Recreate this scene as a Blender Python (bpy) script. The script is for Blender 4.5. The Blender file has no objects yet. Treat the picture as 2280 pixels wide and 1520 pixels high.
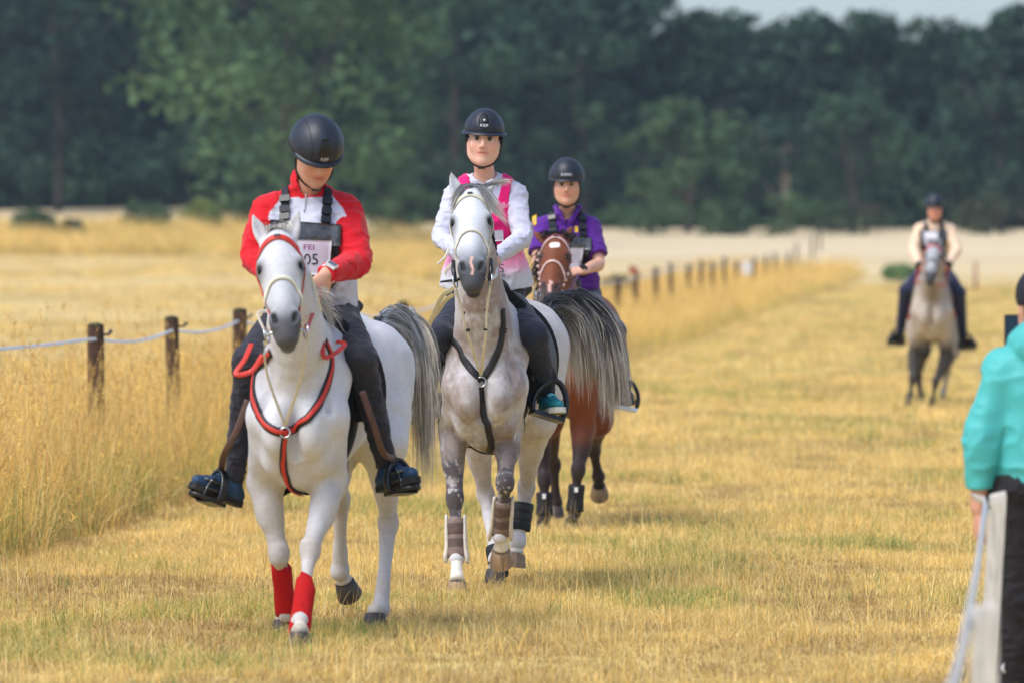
import bpy, math, random
import numpy as np
from mathutils import Vector, Matrix

sc = bpy.context.scene
rng = np.random.default_rng(7)
random.seed(7)
R = math.radians

# ------------------------------------------------------------------ camera
FPX, CX, HY, CH = 12667.0, 1140.0, 570.0, 1.70       # 200 mm lens on 36 mm, eye height 1.7 m
cam_d = bpy.data.cameras.new('camera'); cam = bpy.data.objects.new('camera', cam_d)
sc.collection.objects.link(cam); sc.camera = cam
cam.location = (0, 0, CH); cam.rotation_euler = (R(90), 0, 0)
cam_d.sensor_width = 36.0; cam_d.lens = 200.0; cam_d.shift_y = -190.0 / 2280.0
cam_d.clip_start = 0.5; cam_d.clip_end = 4000
cam_d.dof.use_dof = True; cam_d.dof.focus_distance = 28.45; cam_d.dof.aperture_fstop = 3.5

# ------------------------------------------------------------------ sky, sun, exposure
SUN_EL, SUN_AZ = R(56), R(232)      # azimuth clockwise from +Y: the sun stands behind the camera, to its left
w = bpy.data.worlds.new('World'); sc.world = w; w.use_nodes = True
nt = w.node_tree; bg = nt.nodes['Background']
sky = nt.nodes.new('ShaderNodeTexSky'); sky.sky_type = 'NISHITA'; sky.sun_disc = False
sky.sun_elevation = SUN_EL; sky.sun_rotation = SUN_AZ
sky.air_density = 1.0; sky.dust_density = 2.2; sky.ozone_density = 1.0
hs = nt.nodes.new('ShaderNodeHueSaturation'); hs.inputs['Saturation'].default_value = 0.75
tint = nt.nodes.new('ShaderNodeVectorMath'); tint.operation = 'MULTIPLY'; tint.inputs[1].default_value = (0.86, 0.95, 1.10)   # grey-blue cloud cover
nt.links.new(sky.outputs[0], hs.inputs['Color']); nt.links.new(hs.outputs[0], tint.inputs[0]); nt.links.new(tint.outputs[0], bg.inputs['Color'])
bg.inputs['Strength'].default_value = 0.12
sun_d = bpy.data.lights.new('sun', 'SUN'); sun = bpy.data.objects.new('sun', sun_d); sc.collection.objects.link(sun)
sun_d.energy = 1.45; sun_d.angle = R(32); sun_d.color = (1.0, 0.95, 0.88)
sv = Vector((math.sin(SUN_AZ) * math.cos(SUN_EL), math.cos(SUN_AZ) * math.cos(SUN_EL), math.sin(SUN_EL)))
sun.rotation_euler = sv.to_track_quat('Z', 'Y').to_euler()
sc.view_settings.view_transform = 'Standard'; sc.view_settings.look = 'None'
sc.view_settings.gamma = 1.0; sc.view_settings.use_curve_mapping = False
sc.view_settings.exposure = 0.90
sc.render.engine = 'CYCLES'
sc.cycles.use_denoising = True
try: sc.cycles.denoiser = 'OPENIMAGEDENOISE'
except Exception: pass
sc.cycles.max_bounces = 6; sc.cycles.diffuse_bounces = 3; sc.cycles.glossy_bounces = 2
sc.cycles.transparent_max_bounces = 8; sc.cycles.volume_bounces = 0

# ------------------------------------------------------------------ helpers: numbers
A = lambda *v: np.array(v, dtype=np.float64)
def P(px, py, d):                                     # photograph pixel + real distance -> place in the world
    return A((px - CX) * d / FPX, d, CH - (py - HY) * d / FPX)
def unit(v):
    v = np.asarray(v, float); return v / (np.linalg.norm(v) + 1e-12)
def unitr(v): return v / (np.linalg.norm(v, axis=-1, keepdims=True) + 1e-12)
def sstep(a, b, x):
    t = np.clip((x - a) / (b - a), 0, 1); return t * t * (3 - 2 * t)
def mix(a, b, t):
    t = np.asarray(t)[..., None]; return a * (1 - t) + b * t
def _hash(i, j, k, seed):
    n = (i * 374761393 + j * 668265263 + k * 2147483647 + seed * 974634777) & 0xffffffff
    n = ((n ^ (n >> 13)) * 1274126177) & 0xffffffff
    n = n ^ (n >> 16)
    return (n & 0xffff) / 65535.0
def vnoise(p, seed=0):                                # value noise 0..1
    p = np.asarray(p, float); f = np.floor(p).astype(np.int64); t = p - f; t = t * t * (3 - 2 * t)
    out = 0
    for dx in (0, 1):
        for dy in (0, 1):
            for dz in (0, 1):
                wgt = (t[..., 0] if dx else 1 - t[..., 0]) * (t[..., 1] if dy else 1 - t[..., 1]) * (t[..., 2] if dz else 1 - t[..., 2])
                out = out + wgt * _hash(f[..., 0] + dx, f[..., 1] + dy, f[..., 2] + dz, seed)
    return out
def fbm(p, seed=0, o=3):
    s, a, tot = 0, 1.0, 0
    for i in range(o):
        s = s + a * vnoise(np.asarray(p) * (2.03 ** i) + 17.3 * i, seed + i); tot += a; a *= 0.5
    return s / tot
def spline(pts, n):                                   # Catmull-Rom through rows (any width), n samples
    pts = np.asarray(pts, float); m = len(pts)
    if m == 2: return pts[0] + np.linspace(0, 1, n)[:, None] * (pts[1] - pts[0])
    q = np.vstack([2 * pts[0] - pts[1], pts, 2 * pts[-1] - pts[-2]])
    u = np.linspace(0, m - 1 - 1e-9, n); i = np.floor(u).astype(int); t = (u - i)[:, None]
    p0, p1, p2, p3 = q[i], q[i + 1], q[i + 2], q[i + 3]
    return 0.5 * (2 * p1 + (p2 - p0) * t + (2 * p0 - 5 * p1 + 4 * p2 - p3) * t ** 2 + (3 * p1 - p0 - 3 * p2 + p3) * t ** 3)

# ------------------------------------------------------------------ helpers: objects
OFF = {}
def tag(o, label=None, cat=None, group=None, kind=None):
    if label: o['label'] = label
    if cat: o['category'] = cat
    if group: o['group'] = group
    if kind: o['kind'] = kind
    return o
def thing(name, loc, label, cat, group=None):
    o = bpy.data.objects.new(name, None); sc.collection.objects.link(o)
    o.empty_display_size = 0.2
    o.location = Vector(loc); OFF[o.name] = np.asarray(loc, float)
    return tag(o, label, cat, group)
def mesh_data(name, V, faces, mat=None, col=None, smooth=True):
    me = bpy.data.meshes.new(name); V = np.asarray(V, np.float32)
    if isinstance(faces, np.ndarray):
        nf, k = faces.shape
        me.vertices.add(len(V)); me.vertices.foreach_set('co', V.ravel())
        me.loops.add(nf * k); me.loops.foreach_set('vertex_index', faces.astype(np.int32).ravel())
        me.polygons.add(nf); me.polygons.foreach_set('loop_start', np.arange(0, nf * k, k, dtype=np.int32))
        me.polygons.foreach_set('loop_total', np.full(nf, k, np.int32))
        me.update(calc_edges=True)
    else:
        me.from_pydata(V.tolist(), [], faces)
    me.polygons.foreach_set('use_smooth', np.full(len(me.polygons), smooth))
    if col is not None:
        a = me.color_attributes.new('Col', 'FLOAT_COLOR', 'POINT')
        c = np.ones((len(V), 4), np.float32); c[:, :3] = col
        a.data.foreach_set('color', c.ravel())
    if mat: me.materials.append(mat)
    me.validate(); return me
def mk(name, V, faces, mat, parent=None, col=None, smooth=True):
    V = np.asarray(V, float); off = OFF.get(parent.name, np.zeros(3)) if parent else np.zeros(3)
    if parent is None: off = A(*V.mean(0)[:2], V[:, 2].min())
    o = bpy.data.objects.new(name, mesh_data(name, V - off, faces, mat, col, smooth)); sc.collection.objects.link(o)
    if parent: o.parent = parent
    else: o.location = off
    OFF[o.name] = off
    return o

# ------------------------------------------------------------------ helpers: materials
def mat(name, color, rough=0.6, metal=0.0, var=0.0, scale=20.0, bump=0.0, bscale=200.0, spec=0.4, sheen=0.0, vcol=False, detail=4, coat=0.0, stretch=None, trans=0.0):
    m = bpy.data.materials.new(name); m.use_nodes = True; t = m.node_tree; N, L = t.nodes, t.links
    b = N['Principled BSDF']; b.inputs['Roughness'].default_value = rough; b.inputs['Metallic'].default_value = metal
    b.inputs['Specular IOR Level'].default_value = spec; b.inputs['Sheen Weight'].default_value = sheen
    b.inputs['Coat Weight'].default_value = coat
    src = None
    tc = N.new('ShaderNodeTexCoord'); vec = tc.outputs['Object']
    if stretch:
        mp = N.new('ShaderNodeMapping'); mp.inputs['Scale'].default_value = stretch
        L.new(vec, mp.inputs['Vector']); vec = mp.outputs[0]
    if vcol:
        at = N.new('ShaderNodeAttribute'); at.attribute_name = 'Col'; src = at.outputs['Color']
    else:
        rgb = N.new('ShaderNodeRGB'); rgb.outputs[0].default_value = (*color, 1); src = rgb.outputs[0]
    if var > 0:
        no = N.new('ShaderNodeTexNoise'); no.inputs['Scale'].default_value = scale; no.inputs['Detail'].default_value = detail
        L.new(vec, no.inputs['Vector'])
        mr = N.new('ShaderNodeMapRange'); mr.inputs[1].default_value = 0.25; mr.inputs[2].default_value = 0.75
        mr.inputs[3].default_value = 1 - var; mr.inputs[4].default_value = 1 + var
        L.new(no.outputs['Fac'], mr.inputs[0])
        mx = N.new('ShaderNodeVectorMath'); mx.operation = 'SCALE'
        L.new(src, mx.inputs[0]); L.new(mr.outputs[0], mx.inputs['Scale']); src = mx.outputs[0]
    L.new(src, b.inputs['Base Color'])
    if bump > 0:
        nb = N.new('ShaderNodeTexNoise'); nb.inputs['Scale'].default_value = bscale; nb.inputs['Detail'].default_value = 3
        L.new(vec, nb.inputs['Vector'])
        bp = N.new('ShaderNodeBump'); bp.inputs['Strength'].default_value = bump; bp.inputs['Distance'].default_value = 0.01
        L.new(nb.outputs['Fac'], bp.inputs['Height']); L.new(bp.outputs[0], b.inputs['Normal'])
    if trans > 0:
        tr = N.new('ShaderNodeBsdfTranslucent'); L.new(src, tr.inputs['Color'])
        ms = N.new('ShaderNodeMixShader'); ms.inputs[0].default_value = trans
        out = N['Material Output']; L.new(b.outputs[0], ms.inputs[1]); L.new(tr.outputs[0], ms.inputs[2]); L.new(ms.outputs[0], out.inputs['Surface'])
    return m
def srgb(r, g, b):
    f = lambda c: (c / 255 / 12.92) if c / 255 <= 0.04045 else ((c / 255 + 0.055) / 1.055) ** 2.4
    return A(f(r), f(g), f(b))

# ------------------------------------------------------------------ helpers: sculpting with a distance field
class Grid:
    def __init__(s, lo, hi, h):
        s.lo = np.asarray(lo, float); s.h = h
        s.n = np.ceil((np.asarray(hi, float) - s.lo) / h).astype(int) + 1
        s.d = np.full(s.n, 0.25, np.float32)
        s.ax = [(s.lo[i] + h * np.arange(s.n[i])).astype(np.float32) for i in range(3)]
    def region(s, lo, hi):
        i0 = np.clip(np.floor((lo - s.lo) / s.h).astype(int), 0, s.n); i1 = np.clip(np.ceil((hi - s.lo) / s.h).astype(int) + 1, 0, s.n)
        sl = tuple(slice(a, b) for a, b in zip(i0, i1))
        return sl, (s.ax[0][sl[0]][:, None, None], s.ax[1][sl[1]][None, :, None], s.ax[2][sl[2]][None, None, :])
    def put(s, sl, d, k, sub=False):
        a = s.d[sl]
        if a.size == 0: return
        if sub:
            h = np.maximum(k - np.abs(a + d), 0) / k; s.d[sl] = np.maximum(a, -d) + h * h * k * 0.25
        else:
            h = np.maximum(k - np.abs(a - d), 0) / k; s.d[sl] = np.minimum(a, d) - h * h * k * 0.25
    def chain(s, pts, rad, k=0.03, flat=None, sub=False, n=None):
        q = np.column_stack([np.asarray(pts, float), np.asarray(rad, float)])
        if n: q = spline(q, n)
        p, r = q[:, :3], q[:, 3]; m = 0.07 + k
        lo = (p - r[:, None]).min(0) - m; hi = (p + r[:, None]).max(0) + m
        sl, (X, Y, Z) = s.region(lo, hi); best = None; f = 1.0
        if flat: wv, f = unit(flat[0]), flat[1]
        for i in range(len(p) - 1):
            a = p[i]; ba = p[i + 1] - a
            x, y, z = X - a[0], Y - a[1], Z - a[2]
            if flat:
                t = (x * wv[0] + y * wv[1] + z * wv[2]) * (1 / f - 1)
                x, y, z = x + wv[0] * t, y + wv[1] * t, z + wv[2] * t
                ba = ba + wv * (ba @ wv) * (1 / f - 1)
            t = np.clip((x * ba[0] + y * ba[1] + z * ba[2]) / (ba @ ba + 1e-12), 0, 1)
            d = np.sqrt((x - ba[0] * t) ** 2 + (y - ba[1] * t) ** 2 + (z - ba[2] * t) ** 2) - (r[i] + t * (r[i + 1] - r[i]))
            best = d if best is None else np.minimum(best, d)
        s.put(sl, (best * min(1, f)).astype(np.float32), k, sub)
    def ell(s, c, r, ax=None, k=0.03, sub=False):
        c = np.asarray(c, float); r = np.asarray(r, float)
        ax = np.eye(3) if ax is None else np.asarray(ax, float)
        e = np.sqrt(((ax * r[:, None]) ** 2).sum(0)) + 0.06 + k
        sl, (X, Y, Z) = s.region(c - e, c + e); x, y, z = X - c[0], Y - c[1], Z - c[2]
        k0 = 0; k1 = 0
        for i in range(3):
            t = x * ax[i, 0] + y * ax[i, 1] + z * ax[i, 2]
            k0 = k0 + (t / r[i]) ** 2; k1 = k1 + (t / r[i] ** 2) ** 2
        k0 = np.sqrt(k0); k1 = np.sqrt(k1) + 1e-9
        s.put(sl, (k0 * (k0 - 1) / k1).astype(np.float32), k, sub)
    def loft(s, o, ax, secs, k=0.04, power=2.0):
        # o origin; ax rows: along, side, up ; secs rows: along, centre_up, half_up, half_side
        S = np.asarray(secs, float); S = S[np.argsort(S[:, 0])]
        S = spline(S, 40); S = S[np.argsort(S[:, 0])]; m = 0.08 + k
        c = o + np.outer(S[:, 0], ax[0]) + np.outer(S[:, 1], ax[2]); e = np.maximum(S[:, 2], S[:, 3])[:, None] + m + (np.abs(S[:, 4:5]) if S.shape[1] > 4 else 0)
        sl, (X, Y, Z) = s.region((c - e).min(0), (c + e).max(0)); x, y, z = X - o[0], Y - o[1], Z - o[2]
        a = x * ax[0][0] + y * ax[0][1] + z * ax[0][2]; b = x * ax[1][0] + y * ax[1][1] + z * ax[1][2]; u = x * ax[2][0] + y * ax[2][1] + z * ax[2][2]
        ac = np.clip(a, S[0, 0], S[-1, 0])
        if S.shape[1] > 4: b = b - np.interp(ac, S[:, 0], S[:, 4])
        zc = np.interp(ac, S[:, 0], S[:, 1]); hu = np.interp(ac, S[:, 0], S[:, 2]); hsd = np.interp(ac, S[:, 0], S[:, 3])
        q = (np.abs((u - zc) / hu) ** power + np.abs(b / hsd) ** power) ** (1 / power)
        d = (q - 1) * np.minimum(hu, hsd); ex = np.abs(a - ac)
        d = np.where(ex > 0, np.sqrt(np.maximum(d, 0) ** 2 + ex ** 2), d)
        s.put(sl, d.astype(np.float32), k)
    def cut(s, fn):                                   # keep only where fn <= 0
        X, Y, Z = s.ax[0][:, None, None], s.ax[1][None, :, None], s.ax[2][None, None, :]
        s.d = np.maximum(s.d, fn(X, Y, Z).astype(np.float32))
    def plane(s, p, n):                               # cut away the side n points to
        s.cut(lambda X, Y, Z: (X - p[0]) * n[0] + (Y - p[1]) * n[1] + (Z - p[2]) * n[2])
    def sample(s, p):
        q = (np.asarray(p, float) - s.lo) / s.h; q = np.clip(q, 0, np.array(s.n) - 1.001); i = q.astype(int); t = q - i; out = 0
        for dx in (0, 1):
            for dy in (0, 1):
                for dz in (0, 1):
                    wg = (t[:, 0] if dx else 1 - t[:, 0]) * (t[:, 1] if dy else 1 - t[:, 1]) * (t[:, 2] if dz else 1 - t[:, 2])
                    out = out + wg * s.d[i[:, 0] + dx, i[:, 1] + dy, i[:, 2] + dz]
        return out
    def grad(s, p, e=None):
        e = e or s.h * 1.5; p = np.asarray(p, float)
        g = np.stack([s.sample(p + e * v) - s.sample(p - e * v) for v in np.eye(3)], -1)
        return unitr(g)
    def snap(s, p, off=0.0, it=12):
        p = np.array(p, float)
        for _ in range(it):
            p = p - np.clip(s.sample(p) - off, -0.03, 0.03)[:, None] * s.grad(p) * 0.9
        return p
    def march(s, p, dr, off=0.0, maxd=0.6):           # walk along dr until the surface is met
        p = np.array(p, float); dr = unit(dr); tot = np.zeros(len(p))
        for _ in range(60):
            d = np.clip(s.sample(p) - off, -0.02, 0.03) * 0.8
            p = p + d[:, None] * dr; tot += d
        return p
    def mesh(s):
        d = s.d; h = s.h; neg = d < 0; n = d.shape
        c = [neg[i:n[0] - 1 + i, j:n[1] - 1 + j, k:n[2] - 1 + k] for i in (0, 1) for j in (0, 1) for k in (0, 1)]
        cnt = sum(x.astype(np.int8) for x in c); act = (cnt > 0) & (cnt < 8); I = np.argwhere(act)
        vals = np.stack([d[I[:, 0] + i, I[:, 1] + j, I[:, 2] + k] for i in (0, 1) for j in (0, 1) for k in (0, 1)], 1)
        off = np.array([(i, j, k) for i in (0, 1) for j in (0, 1) for k in (0, 1)], float)
        acc = np.zeros((len(I), 3)); num = np.zeros(len(I))
        for a in range(8):
            for b in range(a + 1, 8):
                if np.abs(off[a] - off[b]).sum() != 1: continue
                va, vb = vals[:, a], vals[:, b]; m = (va < 0) != (vb < 0)
                t = np.where(m, va / np.where(m, va - vb, 1), 0)
                acc += np.where(m[:, None], off[a] + t[:, None] * (off[b] - off[a]), 0); num += m
        V = s.lo + h * (I + acc / num[:, None])
        idx = np.full(act.shape, -1, np.int32); idx[act] = np.arange(len(I)); F = []
        for axn in range(3):
            sa = [slice(None)] * 3; sb = [slice(None)] * 3; sa[axn] = slice(0, -1); sb[axn] = slice(1, None)
            ch = neg[tuple(sa)] != neg[tuple(sb)]; E = np.argwhere(ch); u, v = (axn + 1) % 3, (axn + 2) % 3
            ok = (E[:, u] > 0) & (E[:, v] > 0) & (E[:, u] < n[u] - 1) & (E[:, v] < n[v] - 1); E = E[ok]
            ins = neg[E[:, 0], E[:, 1], E[:, 2]]
            def cell(du, dv):
                q = E.copy(); q[:, u] += du; q[:, v] += dv; return idx[q[:, 0], q[:, 1], q[:, 2]]
            q = np.stack([cell(-1, -1), cell(0, -1), cell(0, 0), cell(-1, 0)], 1)
            q[~ins] = q[~ins][:, ::-1]; F.append(q)
        return V, np.vstack(F)
def relax(V, F, it=1, lam=0.5):
    e = np.vstack([F[:, [0, 1]], F[:, [1, 2]], F[:, [2, 3]], F[:, [3, 0]]])
    for _ in range(it):
        acc = np.zeros_like(V); num = np.zeros(len(V))
        for c in range(3):
            acc[:, c] = np.bincount(e[:, 0], V[e[:, 1], c], len(V)) + np.bincount(e[:, 1], V[e[:, 0], c], len(V))
        num = np.bincount(e[:, 0], minlength=len(V)) + np.bincount(e[:, 1], minlength=len(V))
        V = V + lam * (acc / np.maximum(num, 1)[:, None] - V)
    return V
def vnormals(V, F):
    fn = np.cross(V[F[:, 2]] - V[F[:, 0]], V[F[:, 3]] - V[F[:, 1]]); N = np.zeros_like(V)
    for j in range(4):
        for c in range(3): N[:, c] += np.bincount(F[:, j], fn[:, c], len(V))
    return unitr(N)

# ------------------------------------------------------------------ helpers: small solids
def tube(pts, rad, n=10, cap=True, sq=None):
    """round (or sq=(side vector, width ratio)) tube through pts -> V, F"""
    pts = np.asarray(pts, float); m = len(pts); rad = np.broadcast_to(np.asarray(rad, float), (m,))
    T = unitr(np.gradient(pts, axis=0)); ref = A(0.31, 0.22, 0.93) if sq is None else unit(sq[0])
    V = []; S0 = None
    for i in range(m):
        s0 = ref - T[i] * (ref @ T[i]); 
        if S0 is not None and sq is None: s0 = S0 - T[i] * (S0 @ T[i])
        s0 = unit(s0); S0 = s0; u0 = np.cross(T[i], s0); a = np.linspace(0, 2 * math.pi, n, endpoint=False)
        wr = sq[1] if sq else 1.0
        ca, sa = np.cos(a), np.sin(a)
        if sq and len(sq) > 2:                       # boxy section
            ca = np.sign(ca) * np.abs(ca) ** sq[2]; sa = np.sign(sa) * np.abs(sa) ** sq[2]
        V.append(pts[i] + rad[i] * (ca[:, None] * s0 * wr + sa[:, None] * u0))
    V = np.vstack(V); F = []
    for i in range(m - 1):
        for j in range(n):
            F.append((i * n + j, i * n + (j + 1) % n, (i + 1) * n + (j + 1) % n, (i + 1) * n + j))
    if cap: F.append(tuple(range(n))[::-1]); F.append(tuple((m - 1) * n + j for j in range(n)))
    return V, F
def join(parts):
    V, F, o = [], [], 0
    for v, f in parts:
        V.append(np.asarray(v, float)); F += [tuple(int(x) + o for x in q) for q in f]; o += len(v)
    return np.vstack(V), F
def box(c, sx, sy, sz, ax=None):
    ax = np.eye(3) if ax is None else np.asarray(ax); c = np.asarray(c, float)
    V = [c + ax[0] * i * sx / 2 + ax[1] * j * sy / 2 + ax[2] * k * sz / 2 for i in (-1, 1) for j in (-1, 1) for k in (-1, 1)]
    return np.array(V), [(0, 1, 3, 2), (4, 6, 7, 5), (0, 4, 5, 1), (2, 3, 7, 6), (0, 2, 6, 4), (1, 5, 7, 3)]
def sphere(c, r, ax=None, nu=12, nv=8):
    ax = np.eye(3) if ax is None else np.asarray(ax); r = np.broadcast_to(np.asarray(r, float), (3,)); V = []; F = []
    for i in range(nv + 1):
        th = math.pi * i / nv
        for j in range(nu):
            ph = 2 * math.pi * j / nu
            V.append(c + ax[0] * r[0] * math.sin(th) * math.cos(ph) + ax[1] * r[1] * math.sin(th) * math.sin(ph) + ax[2] * r[2] * math.cos(th))
    for i in range(nv):
        for j in range(nu):
            F.append((i * nu + j, (i + 1) * nu + j, (i + 1) * nu + (j + 1) % nu, i * nu + (j + 1) % nu))
    return np.array(V), F
def torus(c, r, rr, ax, n=20):
    a = np.linspace(0, 2 * math.pi, n + 1); return tube([c + ax[0] * r * math.cos(t) + ax[1] * r * math.sin(t) for t in a], rr, 6, False)
def strap(g, pts, width, off=0.004, thick=0.005, n=40, closed=False, snap=True, fixn=None):
    """flat strap lying on the surface of field g (or hanging free with normal fixn)"""
    p = spline(np.vstack([pts, pts[:1]]) if closed else pts, n)
    if g is not None and snap: p = g.snap(p, off)
    T = unitr(np.gradient(p, axis=0))
    N = g.grad(p) if g is not None else np.tile(unit(fixn), (len(p), 1)); S = unitr(np.cross(N, T))
    wv = np.broadcast_to(np.asarray(width, float), (n,))[:, None] / 2
    rows = []
    for k in (-1, -0.5, 0, 0.5, 1):
        q = p + S * wv * k
        if g is not None and snap: q = g.snap(q, off, 5)
        rows.append(q)
    bot = rows; top = [q + N * thick * (1 if 0 < i < 4 else 0.6) for i, q in enumerate(rows)]
    ring = bot + top[::-1]; V = np.stack(ring, 1).reshape(-1, 3); m = len(ring); F = []
    for i in range(n - 1):
        for j in range(m): F.append((i * m + j, (i + 1) * m + j, (i + 1) * m + (j + 1) % m, i * m + (j + 1) % m))
    F.append(tuple(range(m))); F.append(tuple((n - 1) * m + j for j in range(m))[::-1])
    return V, F
def patch(g, corners, dr, nu=24, nv=24, off=0.008, thick=0.004, mesh=True):
    """sheet laid on field g: corners (4 world points, tl tr br bl) are marched along dr"""
    tl, tr, br, bl = corners; u, v = np.meshgrid(np.linspace(0, 1, nu), np.linspace(0, 1, nv))
    def f(uu, vv, extra=0.0):
        p = (tl * (1 - uu)[:, None] + tr * uu[:, None]) * (1 - vv)[:, None] + (bl * (1 - uu)[:, None] + br * uu[:, None]) * vv[:, None]
        return g.march(p, dr, off + extra)
    if not mesh: return f
    a = f(u.ravel(), v.ravel()); b = a - unit(dr) * thick; V = np.vstack([a, b]); F = []; o = nu * nv
    for j in range(nv - 1):
        for i in range(nu - 1):
            q = (j * nu + i, j * nu + i + 1, (j + 1) * nu + i + 1, (j + 1) * nu + i)
            F.append(tuple(x + o for x in q[::-1])); F.append(q)
    edge = [i for i in range(nu)] + [j * nu + nu - 1 for j in range(1, nv)] + [(nv - 1) * nu + i for i in range(nu - 2, -1, -1)] + [j * nu for j in range(nv - 2, 0, -1)]
    for x, y in zip(edge, edge[1:] + edge[:1]): F.append((x, y, y + o, x + o))
    return V, F
def text_mesh(s, size=1.0, bold=0.0, shear=0.0):
    cu = bpy.data.curves.new('letters', 'FONT'); cu.body = s; cu.size = size; cu.offset = bold; cu.shear = shear; cu.align_x = 'CENTER'; cu.align_y = 'CENTER'
    cu.resolution_u = 3
    o = bpy.data.objects.new('letters', cu); sc.collection.objects.link(o)
    bpy.context.view_layer.update(); me = o.to_mesh()
    V = np.array([v.co[:] for v in me.vertices]); F = [tuple(p.vertices) for p in me.polygons]
    o.to_mesh_clear(); bpy.data.objects.remove(o); bpy.data.curves.remove(cu)
    return V, F
def hair(strands, width, cols):
    """strands: list of (n,3) arrays; ribbons, one mesh. cols: list of (n,3)"""
    V, C, F, o = [], [], [], 0
    for st, c in zip(strands, cols):
        n = len(st); T = unitr(np.gradient(st, axis=0)); rv = unit(rng.normal(size=3) * A(1, 0.4, 0.6)); S = unitr(np.cross(T, rv))
        wd = width * np.interp(np.linspace(0, 1, n), [0, 0.15, 0.7, 1], [0.8, 1, 0.8, 0.15])[:, None] * rng.uniform(0.7, 1.3)
        V.append(np.stack([st - S * wd / 2, st + S * wd / 2], 1).reshape(-1, 3)); C.append(np.repeat(c, 2, 0))
        b = o + 2 * np.arange(n - 1)[:, None]; F.append(np.hstack([b, b + 1, b + 3, b + 2])); o += 2 * n
    return np.vstack(V), np.vstack(F), np.vstack(C)
# ================================================================== the place: ground, wood, grass, fences
_zy = [0, 45, 60, 107, 155, 230, 300, 400, 500, 900]; _zz = [0, 0, .03, .2, .40, .66, 1.75, 3.75, 5.2, 8.5]
def zg(X, Y):
    X, Y = np.asarray(X, float), np.asarray(Y, float)
    z = np.interp(Y, _zy, _zz); a = X / np.maximum(Y, 1)
    z = z + 1.15 * sstep(70, 240, Y) * sstep(.0, -.055, a)
    p = np.stack([X, Y, 0 * X], -1)
    return z + (fbm(p * .35, 31) - .5) * .05 * sstep(8, 20, Y) + (fbm(p * .045, 33) - .5) * .9 * sstep(90, 220, Y) * sstep(.06, -.03, a)
def fence_x(Y): return .073 * Y - 5.845

def ground_material():
    m = bpy.data.materials.new('dry_grass_ground'); m.use_nodes = True; t = m.node_tree; N, L = t.nodes, t.links; b = N['Principled BSDF']; b.inputs['Roughness'].default_value = .95; b.inputs['Specular IOR Level'].default_value = .1
    geo = N.new('ShaderNodeNewGeometry'); sep = N.new('ShaderNodeSeparateXYZ'); L.new(geo.outputs['Position'], sep.inputs[0])
    def math_(op, a, b_=None, c=None):
        n = N.new('ShaderNodeMath'); n.operation = op
        for i, v in enumerate((a, b_, c)):
            if v is None: continue
            if isinstance(v, (int, float)): n.inputs[i].default_value = v
            else: L.new(v, n.inputs[i])
        return n.outputs[0]
    def noise(scale, st=(1, 1, 1), det=4):
        mp = N.new('ShaderNodeMapping'); mp.inputs['Scale'].default_value = st; L.new(geo.outputs['Position'], mp.inputs[0])
        n = N.new('ShaderNodeTexNoise'); n.inputs['Scale'].default_value = scale; n.inputs['Detail'].default_value = det; L.new(mp.outputs[0], n.inputs['Vector']); return n.outputs['Fac']
    def ramp_(f, cols):
        r = N.new('ShaderNodeValToRGB'); L.new(f, r.inputs[0]); e = r.color_ramp.elements
        while len(e) < len(cols): e.new(.5)
        for x, (p, c) in zip(e, cols): x.position = p; x.color = (*c, 1)
        return r.outputs[0]
    def mixc(f, a, b_):
        n = N.new('ShaderNodeMix'); n.data_type = 'RGBA'; L.new(f, n.inputs['Factor']); L.new(a, n.inputs['A']); L.new(b_, n.inputs['B']); return n.outputs['Result']
    track = ramp_(noise(1.1, (1, .6, 1), 6), [(.25, (.34, .22, .08)), (.42, (.54, .38, .13)), (.58, (.68, .51, .18)), (.75, (.55, .45, .15))])
    field = ramp_(noise(.22, (.12, .8, 1), 5), [(.32, (.42, .28, .09)), (.44, (.58, .41, .16)), (.58, (.68, .50, .22)), (.72, (.48, .33, .12))])
    fx = math_('MULTIPLY_ADD', sep.outputs['Y'], .073, -5.845); dd = math_('SUBTRACT', fx, sep.outputs['X'])
    left = math_('MULTIPLY', dd, .7); left = N_cl(N, L, left)
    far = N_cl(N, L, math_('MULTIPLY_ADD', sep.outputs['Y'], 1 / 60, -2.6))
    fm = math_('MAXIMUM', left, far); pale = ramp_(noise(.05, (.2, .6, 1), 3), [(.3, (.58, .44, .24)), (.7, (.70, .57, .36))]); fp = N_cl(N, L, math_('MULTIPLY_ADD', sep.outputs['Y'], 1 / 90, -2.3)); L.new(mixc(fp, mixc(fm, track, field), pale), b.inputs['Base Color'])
    nb = N.new('ShaderNodeBump'); nb.inputs['Strength'].default_value = .6; nb.inputs['Distance'].default_value = .05; L.new(noise(30, (1, 1, 1), 5), nb.inputs['Height']); L.new(nb.outputs[0], b.inputs['Normal'])
    return m
def N_cl(N, L, s):
    c = N.new('ShaderNodeClamp'); L.new(s, c.inputs[0]); return c.outputs[0]

ys = np.concatenate([np.linspace(2, 60, 60), np.geomspace(60, 900, 90)[1:]]); us = np.linspace(-1, 1, 81)
XX, YY = np.meshgrid(us, ys); XX = XX * (14 + YY * .32); G = np.stack([XX, YY, zg(XX, YY)], -1).reshape(-1, 3); nr, nc = XX.shape
ii = (np.arange(nr - 1)[:, None] * nc + np.arange(nc - 1)[None]).ravel(); Fg = np.stack([ii, ii + 1, ii + nc + 1, ii + nc], 1)
gr_o = bpy.data.objects.new('ground', mesh_data('ground', G, Fg, ground_material())); sc.collection.objects.link(gr_o); tag(gr_o, 'dry straw coloured grass track and stubble fields', None, None, 'structure')

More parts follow.
